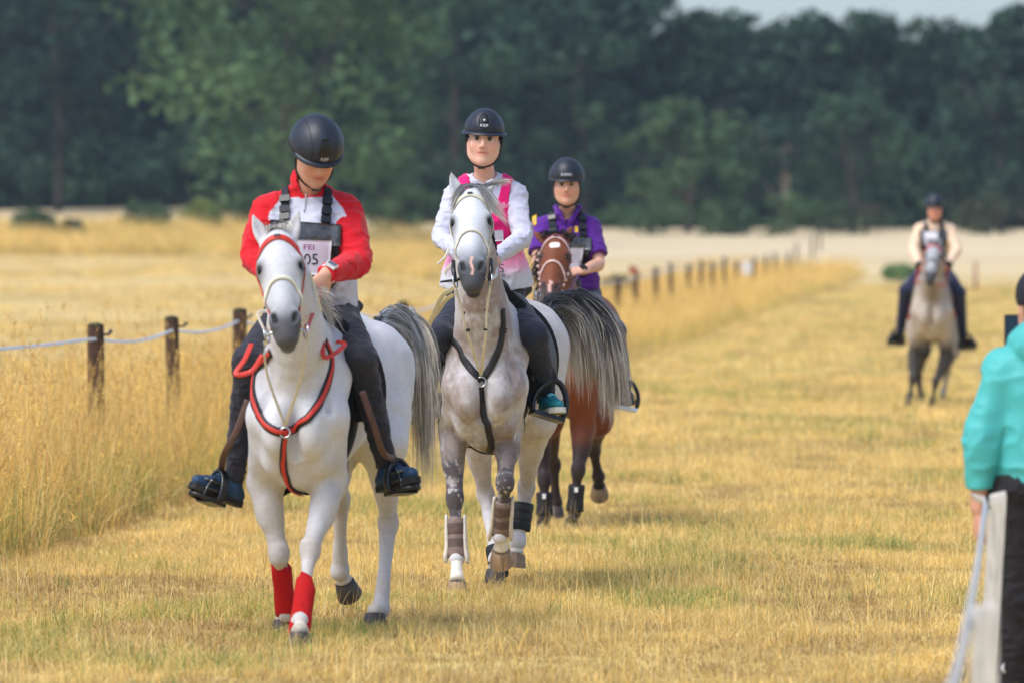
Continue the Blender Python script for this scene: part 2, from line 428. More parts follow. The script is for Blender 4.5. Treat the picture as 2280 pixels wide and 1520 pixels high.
# ------------------------------------------------------------------ scatter by geometry nodes
def scatter(name, pts, rot, scl, idx, protos, label, cat):
    me = bpy.data.meshes.new(name); me.vertices.add(len(pts)); me.vertices.foreach_set('co', np.asarray(pts, np.float32).ravel())
    for nm, ty, dat, key in (('rot', 'FLOAT_VECTOR', rot, 'vector'), ('scl', 'FLOAT_VECTOR', scl, 'vector'), ('idx', 'INT', idx, 'value')):
        a = me.attributes.new(nm, ty, 'POINT'); a.data.foreach_set(key, np.asarray(dat, np.int32 if ty == 'INT' else np.float32).ravel())
    co = bpy.data.collections.new(name + '_tufts')
    for i, pm in enumerate(protos):
        o = bpy.data.objects.new('tuft_%02d' % i, pm); co.objects.link(o)
    ng = bpy.data.node_groups.new(name, 'GeometryNodeTree'); ng.interface.new_socket('Geometry', in_out='INPUT', socket_type='NodeSocketGeometry'); ng.interface.new_socket('Geometry', in_out='OUTPUT', socket_type='NodeSocketGeometry')
    N, L = ng.nodes, ng.links; gi, go = N.new('NodeGroupInput'), N.new('NodeGroupOutput'); ci = N.new('GeometryNodeCollectionInfo'); ci.inputs['Collection'].default_value = co
    ci.inputs['Separate Children'].default_value = True; ci.inputs['Reset Children'].default_value = True
    ip = N.new('GeometryNodeInstanceOnPoints'); ip.inputs['Pick Instance'].default_value = True
    def na(nm, ty):
        n = N.new('GeometryNodeInputNamedAttribute'); n.data_type = ty; n.inputs['Name'].default_value = nm; return n.outputs['Attribute']
    L.new(gi.outputs[0], ip.inputs['Points']); L.new(ci.outputs[0], ip.inputs['Instance']); L.new(na('idx', 'INT'), ip.inputs['Instance Index']); L.new(na('rot', 'FLOAT_VECTOR'), ip.inputs['Rotation']); L.new(na('scl', 'FLOAT_VECTOR'), ip.inputs['Scale']); L.new(ip.outputs[0], go.inputs[0])
    o = bpy.data.objects.new(name, me); sc.collection.objects.link(o); md = o.modifiers.new('scatter', 'NODES'); md.node_group = ng
    return tag(o, label, cat, None, 'stuff')

def blade_material():
    m = mat('grass_blades', (1, 1, 1), .7, vcol=True, spec=.25, trans=.38); t = m.node_tree; N, L = t.nodes, t.links
    oi = N.new('ShaderNodeObjectInfo'); at = [n for n in N if n.type == 'ATTRIBUTE'][0]; mr = N.new('ShaderNodeMapRange'); mr.inputs[3].default_value = .80; mr.inputs[4].default_value = 1.40; L.new(oi.outputs['Random'], mr.inputs[0])
    mx = N.new('ShaderNodeVectorMath'); mx.operation = 'SCALE'; L.new(at.outputs['Color'], mx.inputs[0]); L.new(mr.outputs[0], mx.inputs['Scale'])
    for n in N:
        if n.type == 'BSDF_PRINCIPLED': L.new(mx.outputs[0], n.inputs['Base Color'])
        if n.type == 'BSDF_TRANSLUCENT': L.new(mx.outputs[0], n.inputs['Color'])
    return m
M_blade = blade_material()
STRAW, PSTRAW, GOLD, BROWN, GREEN, OLIVE = A(.84, .60, .21), A(.93, .75, .35), A(.82, .54, .14), A(.40, .24, .09), A(.22, .29, .07), A(.52, .46, .14)
def tuft(seed, nb, rad, hmin, hmax, lean, wid, cols, wts, seeds=0.0, segs=4):
    rs = np.random.default_rng(seed); V, F, C = [], [], []; o = 0
    for b in range(nb):
        a = rs.uniform(0, 2 * math.pi); r = rad * math.sqrt(rs.random()); base = A(r * math.cos(a), r * math.sin(a), -.01); hgt = rs.uniform(hmin, hmax)
        az = rs.uniform(0, 2 * math.pi); ln = abs(rs.normal()) * lean; dirv = A(math.cos(az), math.sin(az), 0); perp = A(-math.sin(az + rs.normal()), math.cos(az + rs.normal()), 0); perp = perp / np.linalg.norm(perp)
        c = cols[rs.choice(len(cols), p=wts)] * rs.uniform(.6, 1.25)
        for i in range(segs + 1):
            t = i / segs; p = base + UP_ * hgt * t * (1 - .25 * ln * t) + dirv * hgt * ln * t * t; w_ = wid * (1 - .85 * t) * .5
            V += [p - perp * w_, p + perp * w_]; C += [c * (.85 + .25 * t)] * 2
            if i: F.append((o + 2 * i - 2, o + 2 * i - 1, o + 2 * i + 1, o + 2 * i))
        o += 2 * (segs + 1); tip = p
        if rs.random() < seeds:                       # seed head: a few crossed slips along the top of the stalk
            sd = mix(BROWN, GOLD, rs.random()) * rs.uniform(.9, 1.3); L_ = rs.uniform(.05, .13)
            for j in range(5):
                q = tip - (UP_ * .9 - dirv * ln * .3) * L_ * (j / 5 - .3); d2 = unit(rs.normal(size=3) * A(1, 1, .3) + UP_ * 1.2); s2 = unit(np.cross(d2, rs.normal(size=3))) * .0035
                V += [q - s2, q + s2, q + d2 * .028 + s2 * .4, q + d2 * .028 - s2 * .4]; C += [sd] * 4; F.append((o, o + 1, o + 2, o + 3)); o += 4
    return mesh_data('tuft', np.array(V), np.array(F), M_blade, np.array(C))
UP_ = A(0, 0, 1)
dry = ([STRAW, PSTRAW, GOLD, BROWN, OLIVE], [.40, .26, .22, .08, .04]); grn = ([STRAW, GREEN, OLIVE, PSTRAW], [.30, .32, .28, .10]); brn = ([BROWN, A(.58, .43, .20), PSTRAW * .8, GOLD * .75], [.42, .30, .14, .14])
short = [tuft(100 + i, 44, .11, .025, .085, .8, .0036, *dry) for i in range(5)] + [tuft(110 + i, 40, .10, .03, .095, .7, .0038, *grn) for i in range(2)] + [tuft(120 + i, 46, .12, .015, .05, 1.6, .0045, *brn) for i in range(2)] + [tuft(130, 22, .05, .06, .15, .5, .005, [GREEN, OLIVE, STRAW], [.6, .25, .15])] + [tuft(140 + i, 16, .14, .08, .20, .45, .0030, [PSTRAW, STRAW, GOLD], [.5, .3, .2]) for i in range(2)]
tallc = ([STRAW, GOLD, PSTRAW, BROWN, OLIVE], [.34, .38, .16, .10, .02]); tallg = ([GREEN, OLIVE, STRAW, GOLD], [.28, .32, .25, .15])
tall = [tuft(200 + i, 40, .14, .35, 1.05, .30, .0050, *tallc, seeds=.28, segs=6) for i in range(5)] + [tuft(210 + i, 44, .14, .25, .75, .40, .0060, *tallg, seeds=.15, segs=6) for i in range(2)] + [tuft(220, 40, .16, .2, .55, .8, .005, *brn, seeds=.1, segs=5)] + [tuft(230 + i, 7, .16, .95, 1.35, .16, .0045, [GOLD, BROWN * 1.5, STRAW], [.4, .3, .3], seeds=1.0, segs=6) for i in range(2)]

def zone(y0, y1, dens, margin=1.2):
    area = 0; out = []
    ysz = np.arange(y0, y1, 1.0)
    for y in ysz:
        half = margin * 1140 * (y + 1) / FPX + .3; n = int(rng.poisson(dens * 2 * half)); out.append(np.stack([rng.uniform(-half, half, n), rng.uniform(y, min(y + 1, y1), n)], -1))
    return np.vstack(out)
pts, idx, scl = [], [], []
for y0, y1, dn, s_ in ((20, 34, 150, 1.0), (34, 48, 80, 1.15), (48, 75, 30, 1.7), (75, 130, 8, 2.6), (130, 210, 2.2, 4.0)):
    p = zone(y0, y1, dn); keep = p[:, 0] > fence_x(p[:, 1]) - .2; p = p[keep]; q3 = np.stack([p[:, 0], p[:, 1] * .6, 0 * p[:, 0]], -1); n1 = fbm(q3 * .9, 41); n2 = fbm(q3 * 1.3, 47); r = rng.random(len(p))
    ix = rng.integers(0, 5, len(p)); ix = np.where((n1 + .25 * (r - .5)) > .60, 5 + rng.integers(0, 2, len(p)), ix); ix = np.where((n2 + .2 * (r - .5)) > .56 - .14 * sstep(29.5, 22.5, p[:, 1]), 7 + rng.integers(0, 2, len(p)), ix); ix = np.where((r > .992) & (n1 > .45), 9, ix); ix = np.where((r < .14) & (fbm(q3 * 1.7, 57) > .42), 10 + rng.integers(0, 2, len(p)), ix)
    edge = p[:, 0] - fence_x(p[:, 1]) < .75 + .0108 * (p[:, 1] - 32) + .75 * fbm(q3 * 2, 59); ix = np.where(edge & (r > .45), 7 + rng.integers(0, 2, len(p)), ix)
    sz = s_ * rng.uniform(.7, 1.25, len(p)) * (.75 + .6 * fbm(q3 * 2.2, 51)); pts.append(p); idx.append(ix); scl.append(sz)
p = np.vstack(pts); ix = np.concatenate(idx); sz = np.concatenate(scl)
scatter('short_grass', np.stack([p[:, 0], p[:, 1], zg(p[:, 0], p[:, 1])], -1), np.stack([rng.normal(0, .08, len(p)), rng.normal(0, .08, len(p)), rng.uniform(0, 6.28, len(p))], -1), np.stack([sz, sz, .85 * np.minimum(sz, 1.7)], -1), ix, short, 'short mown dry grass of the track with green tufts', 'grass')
# tall grass along the fence
pts, idx, scl = [], [], []
for y0, y1, dn, s_ in ((25, 46, 27, 1.0), (46, 75, 18, 1.1), (75, 140, 9, 1.6), (140, 260, 3.0, 2.4)):
    n = int((y1 - y0) * dn * 3.2); y = rng.uniform(y0, y1, n); w_ = .70 + .0108 * (y - 32) + .25 * (fbm(np.stack([y * .8, y * 0, y * 0], -1), 61) - .5); x = fence_x(y) + rng.uniform(-1.4, 1.0, n) ** 1 * w_ * 1.0; keep = x < fence_x(y) + w_; x, y = x[keep], y[keep]; w_ = w_[keep]
    r = rng.random(len(x)); e = (fence_x(y) + w_ - x); ix = rng.integers(0, 5, len(x)); ix = np.where((e < .35) & (r < .40), 5 + rng.integers(0, 2, len(x)), ix); ix = np.where((e < .3) & (r > .6), 7, ix); ix = np.where((r > .80) & (e > .1), 8 + rng.integers(0, 2, len(x)), ix); ix = np.where(fbm(np.stack([x, y, 0 * x], -1) * .7, 71) > .70, 5 + rng.integers(0, 2, len(x)), ix)
    h_ = rng.uniform(.58, 1.06, len(x)) * (.70 + .30 * sstep(0, .5, e)); pts.append(np.stack([x, y], -1)); idx.append(ix); h_ = h_ * np.interp(y, [60, 100], [1, .78]); scl.append(np.stack([s_ + 0 * h_, s_ + 0 * h_, h_], -1))
p = np.vstack(pts); ix = np.concatenate(idx); sz = np.vstack(scl)
scatter('tall_grass', np.stack([p[:, 0], p[:, 1], zg(p[:, 0], p[:, 1])], -1), np.stack([rng.normal(0, .10, len(p)), rng.normal(.05, .10, len(p)), rng.uniform(0, 6.28, len(p))], -1), sz, ix, tall, 'tall golden dry grass with seed heads along the fence', 'grass')
# stubble left of the fence
pts, scl = [], []
for y0, y1, dn, s_ in ((34, 60, 14, 1.6), (60, 110, 4, 2.6), (110, 200, 1.2, 4.5)):
    p = zone(y0, y1, dn); keep = (p[:, 0] < fence_x(p[:, 1]) - .9) & (fbm(np.stack([p[:, 0] * .15, p[:, 1] * .5, 0 * p[:, 0]], -1), 91) > .45); p = p[keep]; pts.append(p); scl.append(s_ * rng.uniform(.7, 1.3, len(p)))
p = np.vstack(pts); sz = np.concatenate(scl)
scatter('stubble', np.stack([p[:, 0], p[:, 1], zg(p[:, 0], p[:, 1])], -1), np.stack([0 * sz, 0 * sz, rng.uniform(0, 6.28, len(p))], -1), np.stack([sz, sz, np.minimum(sz, 2.4)], -1), np.where(rng.random(len(p)) < .8, rng.integers(0, 5, len(p)), 7), short, 'pale stubble of the harvested field left of the fence', 'stubble')
# rough strip before the wood, left
n = 3400; y = rng.uniform(205, 340, n); a_ = -.14 + .145 * rng.random(n) ** 1.7; keep = fbm(np.stack([a_ * 60, y * .05, 0 * y], -1), 83) > .40; a_, y = a_[keep], y[keep]; n = len(y); x = a_ * y
scatter('rough_grass', np.stack([x, y, zg(x, y)], -1), np.stack([0 * x, 0 * x, rng.uniform(0, 6.28, n)], -1), np.stack([np.full(n, 5.0), np.full(n, 5.0), rng.uniform(.35, 1.25, n)], -1), np.where(rng.random(n) < .55, rng.integers(0, 5, n), 5 + rng.integers(0, 3, n)), tall, 'uncut rough grass strip in front of the wood', 'grass')

# ------------------------------------------------------------------ trees
M_bark = mat('bark', (.09, .065, .05), .9, var=.4, scale=6, bump=.6, bscale=15)
M_palebark = mat('pale_bark', (.30, .24, .18), .9, var=.3, scale=6, bump=.4, bscale=15)
M_leaf = mat('foliage', (1, 1, 1), .7, vcol=True, spec=.2, trans=.2)
def crown_mesh(seed, W_, H_, z0, blobs, per, leaf, c0, c1, conic=0.0):
    rs = np.random.default_rng(seed); V, F, C = [], [], []; o = 0
    for b in range(blobs):
        t = rs.random() ** .8; ph = rs.uniform(0, 2 * math.pi); rr = math.sqrt(rs.random()); prof = (math.sin(math.pi * (.12 + .80 * t)) ** .7) * (1 - conic * t)
        c = A(math.cos(ph) * rr * W_ * .5 * prof, math.sin(ph) * rr * W_ * .5 * prof, z0 + (H_ - z0) * (.06 + .90 * t)); br = W_ * rs.uniform(.10, .19); tone = rs.random(); col = c0 * (1 - tone) + c1 * tone
        d = unitr(rs.normal(size=(per, 3))); P_ = c + d * br * rs.uniform(.55, 1.05, (per, 1)) * A(1, 1, .75); n = unitr(d + rs.normal(size=(per, 3)) * .6); a = unitr(np.cross(n, rs.normal(size=(per, 3)))); bb = np.cross(n, a); s = leaf * rs.uniform(.6, 1.3, (per, 1))
        V.append(np.stack([P_ - a * s * .5, P_ + bb * s * .35, P_ + a * s * .6, P_ - bb * s * .35], 1).reshape(-1, 3)); C.append(np.repeat(col * rs.uniform(.75, 1.25, (per, 1)), 4, 0)); F.append(o + np.arange(per * 4).reshape(-1, 4)); o += per * 4
    return np.vstack(V), np.vstack(F), np.vstack(C)
def trunk_mesh(seed, H_, r, top, W_=6.0):
    rs = np.random.default_rng(seed); parts = [tube(spline(np.array([A(0, 0, -.3), A(rs.normal() * .15, rs.normal() * .15, H_ * .3), A(rs.normal() * .3, rs.normal() * .3, H_ * .65), A(rs.normal() * .3, rs.normal() * .3, top)]), 10), np.linspace(r, r * .25, 10), 9)]
    for i in range(7):
        z = H_ * rs.uniform(.22, .7); a = rs.uniform(0, 6.28); d = A(math.cos(a), math.sin(a), .6); L_ = W_ * rs.uniform(.25, .45); q = A(0, 0, z); parts.append(tube(spline(np.array([q, q + d * L_ * .5, q + d * L_ + UP_ * L_ * .3]), 6), np.linspace(r * .4, r * .08, 6), 6))
    return join(parts)
TG_D, TG_M, TG_L, TG_B = A(.022, .042, .028), A(.050, .090, .040), A(.090, .140, .052), A(.075, .068, .035)
def tree(px, d, H_, W_, seed, c0, c1, label, blobs=46, per=60, leaf=.55, z0=None, name='tree', cat='tree', bark=None, conic=0.0, group=None, z_off=0.0, tr=.28):
    X = (px - CX) * d / FPX; Z = float(zg(X, d)) + z_off; r = thing(name, (X, d, Z), label, cat, group)
    z0 = H_ * .12 if z0 is None else z0
    V, F, C = crown_mesh(seed, W_, H_, z0, blobs, per, leaf, c0, c1, conic); mk('crown', V + A(X, d, Z), F, M_leaf, r, C, smooth=False)
    v, f = trunk_mesh(seed, H_, tr, H_ * .85, W_); mk('trunk', v + A(X, d, Z), f, bark or M_bark, r); return r
# the closed wood behind: one mass of trees
protos = []
for i, (H_, W_, c0, c1, cn) in enumerate(((22, 11, TG_D, TG_M, .2), (25, 9, TG_D, TG_D * 1.5, .5), (20, 12, TG_D * 1.3, TG_M, .1), (17, 8, TG_D, TG_M * .8, .55))):
    V, F, C = crown_mesh(300 + i, W_, H_, .2, 64, 52, .75, c0, c1, cn); tv, tf = trunk_mesh(300 + i, H_, .3, H_ * .85, W_)
    tq = np.array([q for q in tf if len(q) == 4]); V2 = np.vstack([V, tv]); F2 = np.vstack([F, tq + len(V)]); C2 = np.vstack([C, np.tile(A(.05, .04, .03), (len(tv), 1))]); protos.append(mesh_data('wood_tree', V2, F2, M_leaf, C2, False))
pts, idx, scl = [], [], []
for d, npx in ((405, 26), (430, 26), (460, 24), (500, 22)):
    for px in np.linspace(-700, 3000, npx):
        px = px + rng.uniform(-50, 50); X = (px - CX) * d / FPX; dip = .78 if px > 1500 else (.92 if 820 < px < 1060 else 1.0)
        dip *= rng.uniform(.90, 1.04) if px > 1480 else rng.uniform(.95, 1.25)
        k_ = int(rng.choice([0, 2, 3])) if px > 1500 else int(rng.integers(0, 4)); top = (17.3 if px > 1500 else 22.0) * dip * (1.18 if px > 1500 else 1.0); hh = (22, 25, 20, 17)[k_]
        pts.append((X, d, float(zg(X, d)))); idx.append(k_); s_ = top / hh; scl.append((max(.85, s_), max(.85, s_), s_))
for V_, F_, C_ in (crown_mesh(350, 7, 3.2, .0, 34, 50, .5, TG_D * 1.2, TG_M * 1.2),):
    protos.append(mesh_data('wood_shrub', V_, F_, M_leaf, C_, False))
for d in (394, 402, 412):
    for px in np.arange(-700, 3000, 62):
        px = px + rng.uniform(-30, 30); X = (px - CX) * d / FPX; s_ = rng.uniform(.7, 1.5); pts.append((X, d, float(zg(X, d)) - .2)); idx.append(4); scl.append((s_, s_, s_ * rng.uniform(.8, 1.4)))
scatter('wood', pts, np.stack([np.zeros(len(pts)), np.zeros(len(pts)), rng.uniform(0, 6.28, len(pts))], -1), scl, idx, protos, 'dark green wood closing the view behind the fields', 'wood')
tree(640, 318, 21.5, 16.0, 401, TG_M * 1.2, TG_L * 1.5, 'big broad light green tree standing before the wood behind the red rider', 110, 70, .6, z0=.3)
tree(130, 380, 24, 13, 402, TG_D * .8, TG_D * 1.6, 'tall dark tree at the left edge of the wood', 60, 70, .6)
tree(-60, 372, 23, 11, 403, TG_D * .8, TG_D * 1.6, 'dark tree cut by the left picture edge', 50, 60, .6)
tree(1010, 385, 17, 9, 404, TG_M * .8, TG_M * 1.3, 'middle sized green tree behind the pink vest rider', 50, 60, .6)
tree(1300, 390, 15.5, 10, 405, TG_D, TG_M, 'dark green tree above the purple rider', 50, 60, .6)
tree(1530, 372, 8.6, 8.5, 406, TG_M, TG_L, 'low round paler tree right of the purple rider', 40, 60, .5)
tree(1745, 376, 7.5, 5.5, 407, TG_D * 1.2, TG_M, 'small tree with bare pale trunk before the dark wood', 24, 50, .5, z0=3.6, bark=M_palebark, tr=.35)
tree(1900, 382, 9.5, 8, 408, TG_M * .8, TG_M * 1.2, 'low green tree left of the distant rider', 40, 60, .5)
tree(2230, 386, 12.5, 9, 409, TG_D, TG_M * .9, 'dark green tree behind the onlooker in turquoise', 44, 60, .55)
for i, (px, d, H_, W_, c0, c1, lb) in enumerate(((1762, 360, 2.6, 4.6, TG_M * 1.1, TG_L * 1.1, 'rounded bright green bush at the foot of the wood'), (160, 262, .95, 1.5, TG_D * 1.4, TG_M, 'small dark green bush in the rough strip at far left'),
        (70, 270, 1.2, 2.8, TG_M, TG_L, 'low olive bush in the rough strip near left edge'), (330, 300, 1.5, 3.0, TG_M, TG_L, 'grey green bush in the rough strip left of red rider'), (450, 290, 1.5, 2.6, A(.20, .21, .04), TG_L * 1.6, 'yellowish bush right behind the red sleeve'),
        (1372, 150, .72, .95, TG_M * 1.2, TG_L, 'small grey green bush behind the fence, right of purple rider'), (2005, 222, .62, 1.5, TG_L * 1.3, TG_L * 2.2, 'low green bush left of the distant rider'), (1440, 362, 2.2, 6.0, TG_M, TG_L, 'broad low shrub at the wood edge right of purple rider'),
        (1620, 362, 1.8, 5.0, TG_M, TG_L, 'low shrub at wood edge above the far fence posts'), (1900, 366, 1.8, 5.5, TG_B, TG_M, 'brownish shrub at wood edge left of the distant rider'), (2200, 366, 2.2, 6, TG_B, TG_M, 'brownish shrub at wood edge at far right'), (560, 330, 1.7, 4.0, TG_M, TG_L * 1.2, 'low shrub under the big tree behind the red rider'), (880, 345, 2.6, 5.0, TG_M, TG_L, 'green shrub at wood edge between red and pink riders'))):
    tree(px, d, H_, W_, 500 + i, c0, c1, lb, 26, 46, .22 if W_ < 3.5 else .32, z0=.05, name='bush', cat='bush', tr=.05)

# ------------------------------------------------------------------ fence
M_post = mat('weathered_post', (.075, .040, .024), .9, var=.5, scale=14, stretch=(6, 6, 1), bump=.7, bscale=40)
M_moss = mat('mossy_top', (.045, .050, .018), .95, var=.4, scale=60, bump=.6, bscale=80)
M_tape = mat('white_fence_tape', (.72, .74, .76), .5, var=.08, scale=30, bump=.1, bscale=200)
M_ins = mat('black_insulator', (.015, .015, .016), .5)
POSTS = [215, 387, 533, 897, 1377, 1416, 1463, 1496, 1535, 1561, 1589, 1613, 1639, 1679, 1703, 1726, 1756, 1774, 1809, 1826]
ordn = ['first', 'second', 'third', 'fourth', 'fifth', 'sixth', 'seventh', 'eighth', 'ninth', 'tenth', 'eleventh', 'twelfth', 'thirteenth', 'fourteenth', 'fifteenth', 'sixteenth']
tops = []; rsp = np.random.default_rng(5)
for i, px in enumerate(POSTS):
    d = 74040 / (2065 - px); X = fence_x(d); Z = float(zg(X, d)); top = {215: P(0, 722, d)[2], 387: P(0, 706, d)[2], 533: P(0, 688, d)[2], 897: P(0, 672, d)[2]}.get(px, Z + 1.15 + rsp.uniform(-.12, .10)); hgt = top - Z
    lab = ['mossy topped wooden fence post farthest left, standing in tall grass', 'wooden fence post second from the left picture edge', 'wooden fence post beside the red rider\u2019s thigh, third from left', 'wooden post top just above the white horse\u2019s raised tail'][i] if i < 4 else 'weathered wooden post, %s fence post to the right of the purple rider' % ordn[i - 4]
    r = thing('fence_post', (X, d, Z), lab, 'fence post', 'posts of the long wooden fence'); wd = .06 * rsp.uniform(.9, 1.1); lx, ly = rsp.normal() * .02, rsp.normal() * .02
    V = []; n = 8; lv = [(-.1, 1.0), (hgt * .3, 1.02), (hgt * .7, .98), (hgt - .035, .97), (hgt - .012, .90)]
    for z, s_ in lv:
        for j in range(n):
            a = 2 * math.pi * (j + .5) / n; ca, sa = math.cos(a), math.sin(a); q = 1 / max(abs(ca), abs(sa)) * .93; V.append((X + lx * z + wd * s_ * ca * q * (1 + .05 * math.sin(j * 2.3 + z * 3)), d + ly * z + wd * s_ * sa * q, Z + z))
    Fp = [(a_ * n + j, a_ * n + (j + 1) % n, (a_ + 1) * n + (j + 1) % n, (a_ + 1) * n + j) for a_ in range(len(lv) - 1) for j in range(n)] + [tuple((len(lv) - 1) * n + j for j in range(n))]
    mk('shaft', np.array(V), Fp, M_post, r, smooth=False)
    v, f = sphere(A(X + lx * hgt, d + ly * hgt, Z + hgt - .014), A(wd * .95, wd * .95, .026), None, 12, 6); mk('moss', v, f, M_moss, r)
    ins = A(X + wd + .025, d - .05, Z + hgt - .07)
    v, f = tube([A(X + wd * .6, d - .05, Z + hgt - .07), ins, ins + A(.02, 0, .03)], [.008, .010, .016], 8); mk('insulator', v, f, M_ins, r); tops.append(A(X, d - wd - .02, Z + hgt - .10))
pp = [P(-420, 772, 31.5)] + tops[:3] + [P(660, 706, 52.7), P(780, 696, 57.6), tops[3], P(990, 668, 68.9), P(1100, 652, 76.7), P(1200, 640, 85.6), P(1300, 625, 96.8)] + tops[4:]
seg = []
for a_, b_ in zip(pp[:-1], pp[1:]):
    for t in np.linspace(0, 1, 9)[:-1]: seg.append(a_ * (1 - t) + b_ * t - UP_ * .05 * math.sin(math.pi * t) + A(0, 0, .006 * math.sin(t * 25)))
v, f = strap(None, np.array(seg + [pp[-1]]), .024, 0, .003, len(seg) * 2, fixn=A(.25, -1, .15)); tp = mk('fence_tape', v, f, M_tape); tag(tp, 'white fence tape sagging from post to post along the tall grass', 'fence tape')
rb = mk('ribbon', *strap(None, np.array([P(1400, 600, 110), P(1409, 601, 110.5), P(1418, 604, 111)]), .13, 0, .01, 10, fixn=A(0, -1, 0)), mat('red_ribbon', (.55, .06, .03), .7)); tag(rb, 'red ribbon tied to the fence right of the purple rider', 'ribbon')
wb = mk('fence_sign', *box(P(1662, 598, 180), .30, .03, .42), mat('white_sign', (.7, .7, .72), .6), smooth=False); tag(wb, 'small white board hanging on the far fence', 'sign')
for px, lb, hh, col in ((2172, 'thin reddish marker pole in the field right of the distant rider', 1.0, (.30, .10, .08)),):
    d = 190; X = (px - CX) * d / FPX; Z = float(zg(X, d)); o = mk('marker_pole', *tube([A(X, d, Z - .1), A(X, d, Z + hh * .6), A(X, d, Z + hh)], [.05, .05, .045], 8), mat('marker_paint', col, .7)); tag(o, lb, 'pole')
# ------------------------------------------------------------------ stakes with tape, right foreground
M_stake = mat('pale_stake', (.58, .54, .48), .85, var=.3, scale=10, stretch=(6, 6, 1), bump=.4, bscale=50)
def stake(px, ytop, d, w_, lab, lean=0.0):
    X = (px - CX) * d / FPX; top = P(px, ytop, d)[2]; r = thing('stake', (X, d, 0), lab, 'stake', 'pale stakes at the right'); V = []
    for z, s_ in ((-.1, 1), (top * .5, 1.0), (top - .012, 1.0), (top, .86)):
        for a_, b_ in ((-1, -1), (1, -1), (1, 1), (-1, 1)): V.append((X + lean * z + a_ * w_ / 2 * s_, d + b_ * w_ / 2 * s_, z + (.006 * a_ if z == top else 0)))
    mk('shaft', np.array(V), [(i * 4 + j, i * 4 + (j + 1) % 4, (i + 1) * 4 + (j + 1) % 4, (i + 1) * 4 + j) for i in range(3) for j in range(4)] + [(12, 13, 14, 15)], M_stake, r, smooth=False)
    v, f = tube([A(X + lean * top - w_ * .5, d - w_ * .4, top - .05), A(X + lean * top - w_ * .5 - .02, d - w_ * .5, top - .05)], [.006, .008], 8); mk('nail', v, f, M_ins, r); return A(X + lean * top, d, top)
t1_ = stake(2192, 1096, 20.0, .056, 'pale square stake beside the onlooker\u2019s trousers, topped by tape', .055)
t2_ = stake(2192, 1345, 14.2, .062, 'blurred pale stake nearest the camera at bottom right', .0)
tw = []
for a_, b_ in ((P(2105, 1560, 11.6), t2_ + A(-.045, -.03, -.04)), (t2_ + A(-.045, -.03, -.04), t1_ + A(-.045, -.03, -.03))):
    for t in np.linspace(0, 1, 8)[:-1]: tw.append(a_ * (1 - t) + b_ * t - UP_ * .03 * math.sin(math.pi * t))
tw += [t1_ + A(-.045, -.03, -.03), P(2185, 1112, 20.5), P(2166, 1106, 20.75)]
v, f = strap(None, np.array(tw), .032, 0, .003, 60, fixn=A(.7, -.6, .35)); o = mk('barrier_tape', v, f, M_tape); tag(o, 'white barrier tape strung between the pale stakes at right', 'tape')
# ================================================================== horses
UP = A(0, 0, 1)
M_coat = mat('horse_coat', (1, 1, 1), 0.62, vcol=True, var=0.07, scale=55, bump=0.12, bscale=260, spec=0.25, sheen=0.08)
M_hair = mat('horse_hair', (1, 1, 1), 0.5, vcol=True, var=0.12, scale=30, spec=0.35)
M_eye = mat('horse_eye', (0.004, 0.003, 0.002), 0.18, spec=0.35)
M_hoof_brown = mat('hoof_brown', (0.30, 0.20, 0.12), 0.55, var=0.45, scale=16, stretch=(3, 3, 0.4), bump=0.3, bscale=60)
M_hoof_dark = mat('hoof_dark', (0.05, 0.04, 0.034), 0.55, var=0.4, scale=18, bump=0.3, bscale=60)

class HF:                                             # the horse's own frame: x forward, y to its left, z up
    def __init__(s, chest_px, d_chest, yaw, zg=0.0, sc_=1.0, bend=0.0):
        s.bend = bend
        s.f = A(-math.sin(R(yaw)), -math.cos(R(yaw)), 0); s.l = A(math.cos(R(yaw)), -math.sin(R(yaw)), 0); s.k = sc_
        c = A((chest_px - CX) * d_chest / FPX, d_chest, 0); s.o = c - s.f * 0.5 * sc_; s.o[2] = zg
    def side(s, x): return s.bend * max(0.0, -x - .1) ** 2   # the body curves sideways behind the withers
    def W(s, x, y, z): return s.o + s.k * (s.f * x + s.l * (y + s.side(x))) + UP * z * s.k
    def J(s, px, py, x):                              # the place with that fore-aft position seen at that pixel
        b = s.o + s.f * x * s.k; t = (px - CX) / FPX
        y = (t * b[1] - b[0]) / (s.l[0] - t * s.l[1]); p = b + s.l * y; p[2] = CH - (py - HY) * p[1] / FPX
        return p
    def loc(s, V):
        q = V - s.o; return np.stack([q @ s.f, q @ s.l, q[..., 2]], -1) / s.k

def rot_about(v, ax, a):
    ax = unit(ax); return v * math.cos(a) + np.cross(ax, v) * math.sin(a) + ax * (ax @ v) * (1 - math.cos(a))

